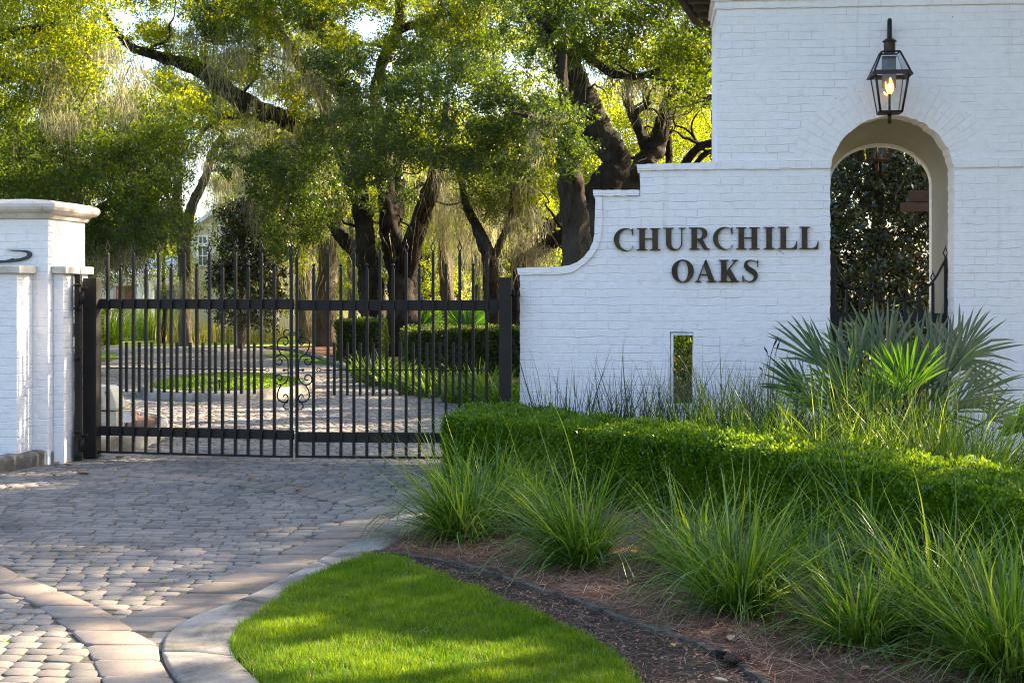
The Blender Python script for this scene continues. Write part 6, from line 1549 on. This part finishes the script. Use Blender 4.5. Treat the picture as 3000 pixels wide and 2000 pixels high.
# far sunlit woods: separate trees
far_l=['pale far oak seen between house and gate centre','far yellow-green oak left of the forked oak','far sunlit oak behind the forked oak','far sunlit oak right of the forked oak','far bright oak behind the palmettos','far oak behind the swept wall end','far oak seen above the upper wall step','far oak left behind the house roof','far oak at the left picture edge']
for (x,Z,wd_,y0,y1,nb),l_ in zip(((800,62,170,430,960,80),(930,66,160,380,970,90),(1090,64,170,330,970,100),(1260,60,170,330,960,110),(1420,64,180,330,960,110),(1620,58,190,300,900,120),(1900,60,260,250,800,150),(420,70,140,620,800,26),(60,62,220,300,900,90)),far_l):
    t = empty('far_oak', (*gp(x,Z),0), l_, 'tree', 'far sunlit oaks'); make_limb('trunk',[(x,1000,Z,34),(x+8,850,Z,26),(x-6,700,Z,22),(x+10,520,Z,14)],'bark_pale',t,n=8)
    c_=Crown(); c_.poly([(x-wd_,y0+90),(x-wd_*.5,y0),(x+wd_*.5,y0),(x+wd_,y0+90),(x+wd_*.9,y1-180),(x+wd_*.4,y1),(x-wd_*.4,y1),(x-wd_*.9,y1-180)],Z,4,nb,(.5,1.05),kind=0)
    c_.build(t,['leaf_yellow'],.13,14,10,tr=.26,twigs=1)
# --- magnolia and dark shrubs behind the arch and the slot
mg2 = empty('magnolia_tree', (*gp(2560,19.5),0), 'glossy dark magnolia filling the view through the white arch', 'tree')
make_limb('trunk',[(2560,1300,19.5,60),(2560,1000,19.5,50),(2570,700,19.5,40),(2580,480,19.5,24)],'bark',mg2)
cr=Crown(); cr.poly([(2380,330),(2800,330),(2820,700),(2800,1160),(2380,1160)],19.3,1.1,330,(.16,.32),[(2695,700,12,26),(2600,905,24,12)],kind=0)
cr.poly([(2300,300),(2900,300),(2900,1160),(2300,1160)],21.6,.8,330,(.22,.42),[(2697,700,10,24),(2600,905,20,10)],kind=0)
cr.build(mg2,['leaf_magnolia'],.105,15,9,tr=.11,twigs=2)
bush('hollies'.replace('hollies','holly_shrub'),'dark green shrub seen through the narrow wall slot', np.array(gp(2030,16.2)), .95, 1.70, 30000, .045, 'leaf_deep', cat='shrub')
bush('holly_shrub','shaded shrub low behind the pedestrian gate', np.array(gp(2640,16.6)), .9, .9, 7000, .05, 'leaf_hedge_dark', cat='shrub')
e = empty('pergola', (*gp(2720,16.8),0), 'brown stepped timber beam ends seen through the right side of the arch', 'pergola')
PG=Frame(2720,16.8,5.5); k=16.8/F
for x0,y0,y1 in ((2668,557,590),(2640,594,620)):
    b=MB(); b.box(PG,(x0-2720)*k,1.2,-.04+(.1 if x0>2650 else 0),.04+(.1 if x0>2650 else 0),EYE-(y1-HY)*k,EYE-(y0-HY)*k); b.done('beam', M['brown_wood'], e, bevel=.004)
b=MB(); b.box(PG,.35,.5,.16,.31,0,EYE-(557-HY)*k); b.done('post', M['brown_wood'], e)
# --- unseen trees added to cast shade, crowns carved open for chosen sun patches
def shade_tree(x,y,ztop,zbot,r,n,label,seed=0,size=.15):
    t = empty('live_oak',(x,y,0),label,'tree'); b=MB(); b.tube(smooth([(x,y,-.05),(x+.2,y+.1,zbot*.5),(x,y,zbot),(x-.3,y,(zbot+ztop)/2)],5),list(np.linspace(.42,.16,16)),10); 
    for a in np.linspace(0,6.28,6)[:-1]: b.tube(smooth([(x,y,zbot*.8),(x+r*.4*math.cos(a),y+r*.4*math.sin(a),zbot+.6),(x+r*.8*math.cos(a),y+r*.8*math.sin(a),(zbot+ztop)/2)],4),list(np.linspace(.16,.05,9)),6)
    b.done('trunk',M['bark'],t); c_=Crown(); c_.ell((x,y,(ztop+zbot)/2),(r,r,(ztop-zbot)/2),n,(.5,1.0)); c_.build(t,['leaf_green'],size,10,8,tr=.25,twigs=0,carve=True)
shade_tree(9.5,11.0,9.5,3.2,3.4,150,'broad unseen oak right of the gatehouse front, crown carved open for sun patches')
shade_tree(13.5,16.5,12,3.5,4.2,200,'tall unseen oak beyond the right end of the gatehouse, crown carved open for sun patches')
shade_tree(10.5,5.5,9.0,3.0,3.2,140,'unseen oak beside the lawn to the right, crown carved open for sun patches')
shade_tree(15,9,13,4,4.5,200,'large unseen oak on the far right lawn, crown carved open for sun patches')
shade_tree(9.5,24,8.5,3.0,3.2,130,'unseen oak added behind the gatehouse to streak the road with shade')
shade_tree(13,27,11,3.0,4.0,150,'unseen oak added behind the gatehouse to the right to streak the road with shade')
shade_tree(6.5,30,9,3.2,3.0,90,'oak added between gatehouse and road to streak the road with shade')
shade_tree(16,38,13,3.0,5.0,150,'unseen oak added far behind the gatehouse to streak the road with shade')
shade_tree(7.0,19.2,11.2,6.2,2.7,110,'tall slim unseen oak added close behind the gatehouse to shade the pillar')
shade_tree(11.5,24.5,13,7.0,4.0,170,'high crowned unseen oak added behind the gatehouse, crown carved open for sun patches')
# ================================================================== camera, light
cam_d = bpy.data.cameras.new('camera'); cam = bpy.data.objects.new('camera', cam_d); C.objects.link(cam)
cam.location=(0,0,EYE); cam.rotation_euler=(R(90),0,0); cam_d.lens=F/3000*36; cam_d.sensor_width=36; cam_d.shift_y=-(1000-HY)/3000; cam_d.clip_end=1500; cam_d.clip_start=.1
bpy.context.scene.camera=cam
sd = Vector((math.cos(R(SUN_EL))*math.cos(R(SUN_AZ)), math.cos(R(SUN_EL))*math.sin(R(SUN_AZ)), math.sin(R(SUN_EL))))
sl_ = bpy.data.lights.new('sun','SUN'); sl_.energy=5.0; sl_.angle=R(.53); sl_.color=(1.0,.81,.56)
so = bpy.data.objects.new('sun', sl_); C.objects.link(so); so.rotation_euler = sd.to_track_quat('Z','Y').to_euler(); so.location=(0,0,30)
w = bpy.data.worlds.new('World'); bpy.context.scene.world=w; w.use_nodes=True; nt=w.node_tree
sk = nt.nodes.new('ShaderNodeTexSky'); sk.sky_type='NISHITA'; sk.sun_disc=False; sk.sun_elevation=R(SUN_EL); sk.sun_rotation=R(90-SUN_AZ)
sk.air_density=1.0; sk.dust_density=3.0; sk.ozone_density=1.4
nt.links.new(sk.outputs[0], nt.nodes['Background'].inputs[0]); nt.nodes['Background'].inputs[1].default_value=.11
sc = bpy.context.scene; sc.view_settings.view_transform='Standard'; sc.view_settings.look='None'; sc.view_settings.exposure=2.35; sc.view_settings.gamma=1
sc.render.engine='CYCLES'; sc.cycles.max_bounces=7; sc.cycles.diffuse_bounces=4; sc.cycles.transparent_max_bounces=8; sc.cycles.transmission_bounces=4
sc.cycles.use_denoising=True; sc.cycles.denoising_input_passes='RGB_ALBEDO_NORMAL'; sc.cycles.denoising_prefilter='NONE'; sc.cycles.filter_width=1.1
try: sc.cycles.denoiser='OPENIMAGEDENOISE'
except Exception: pass
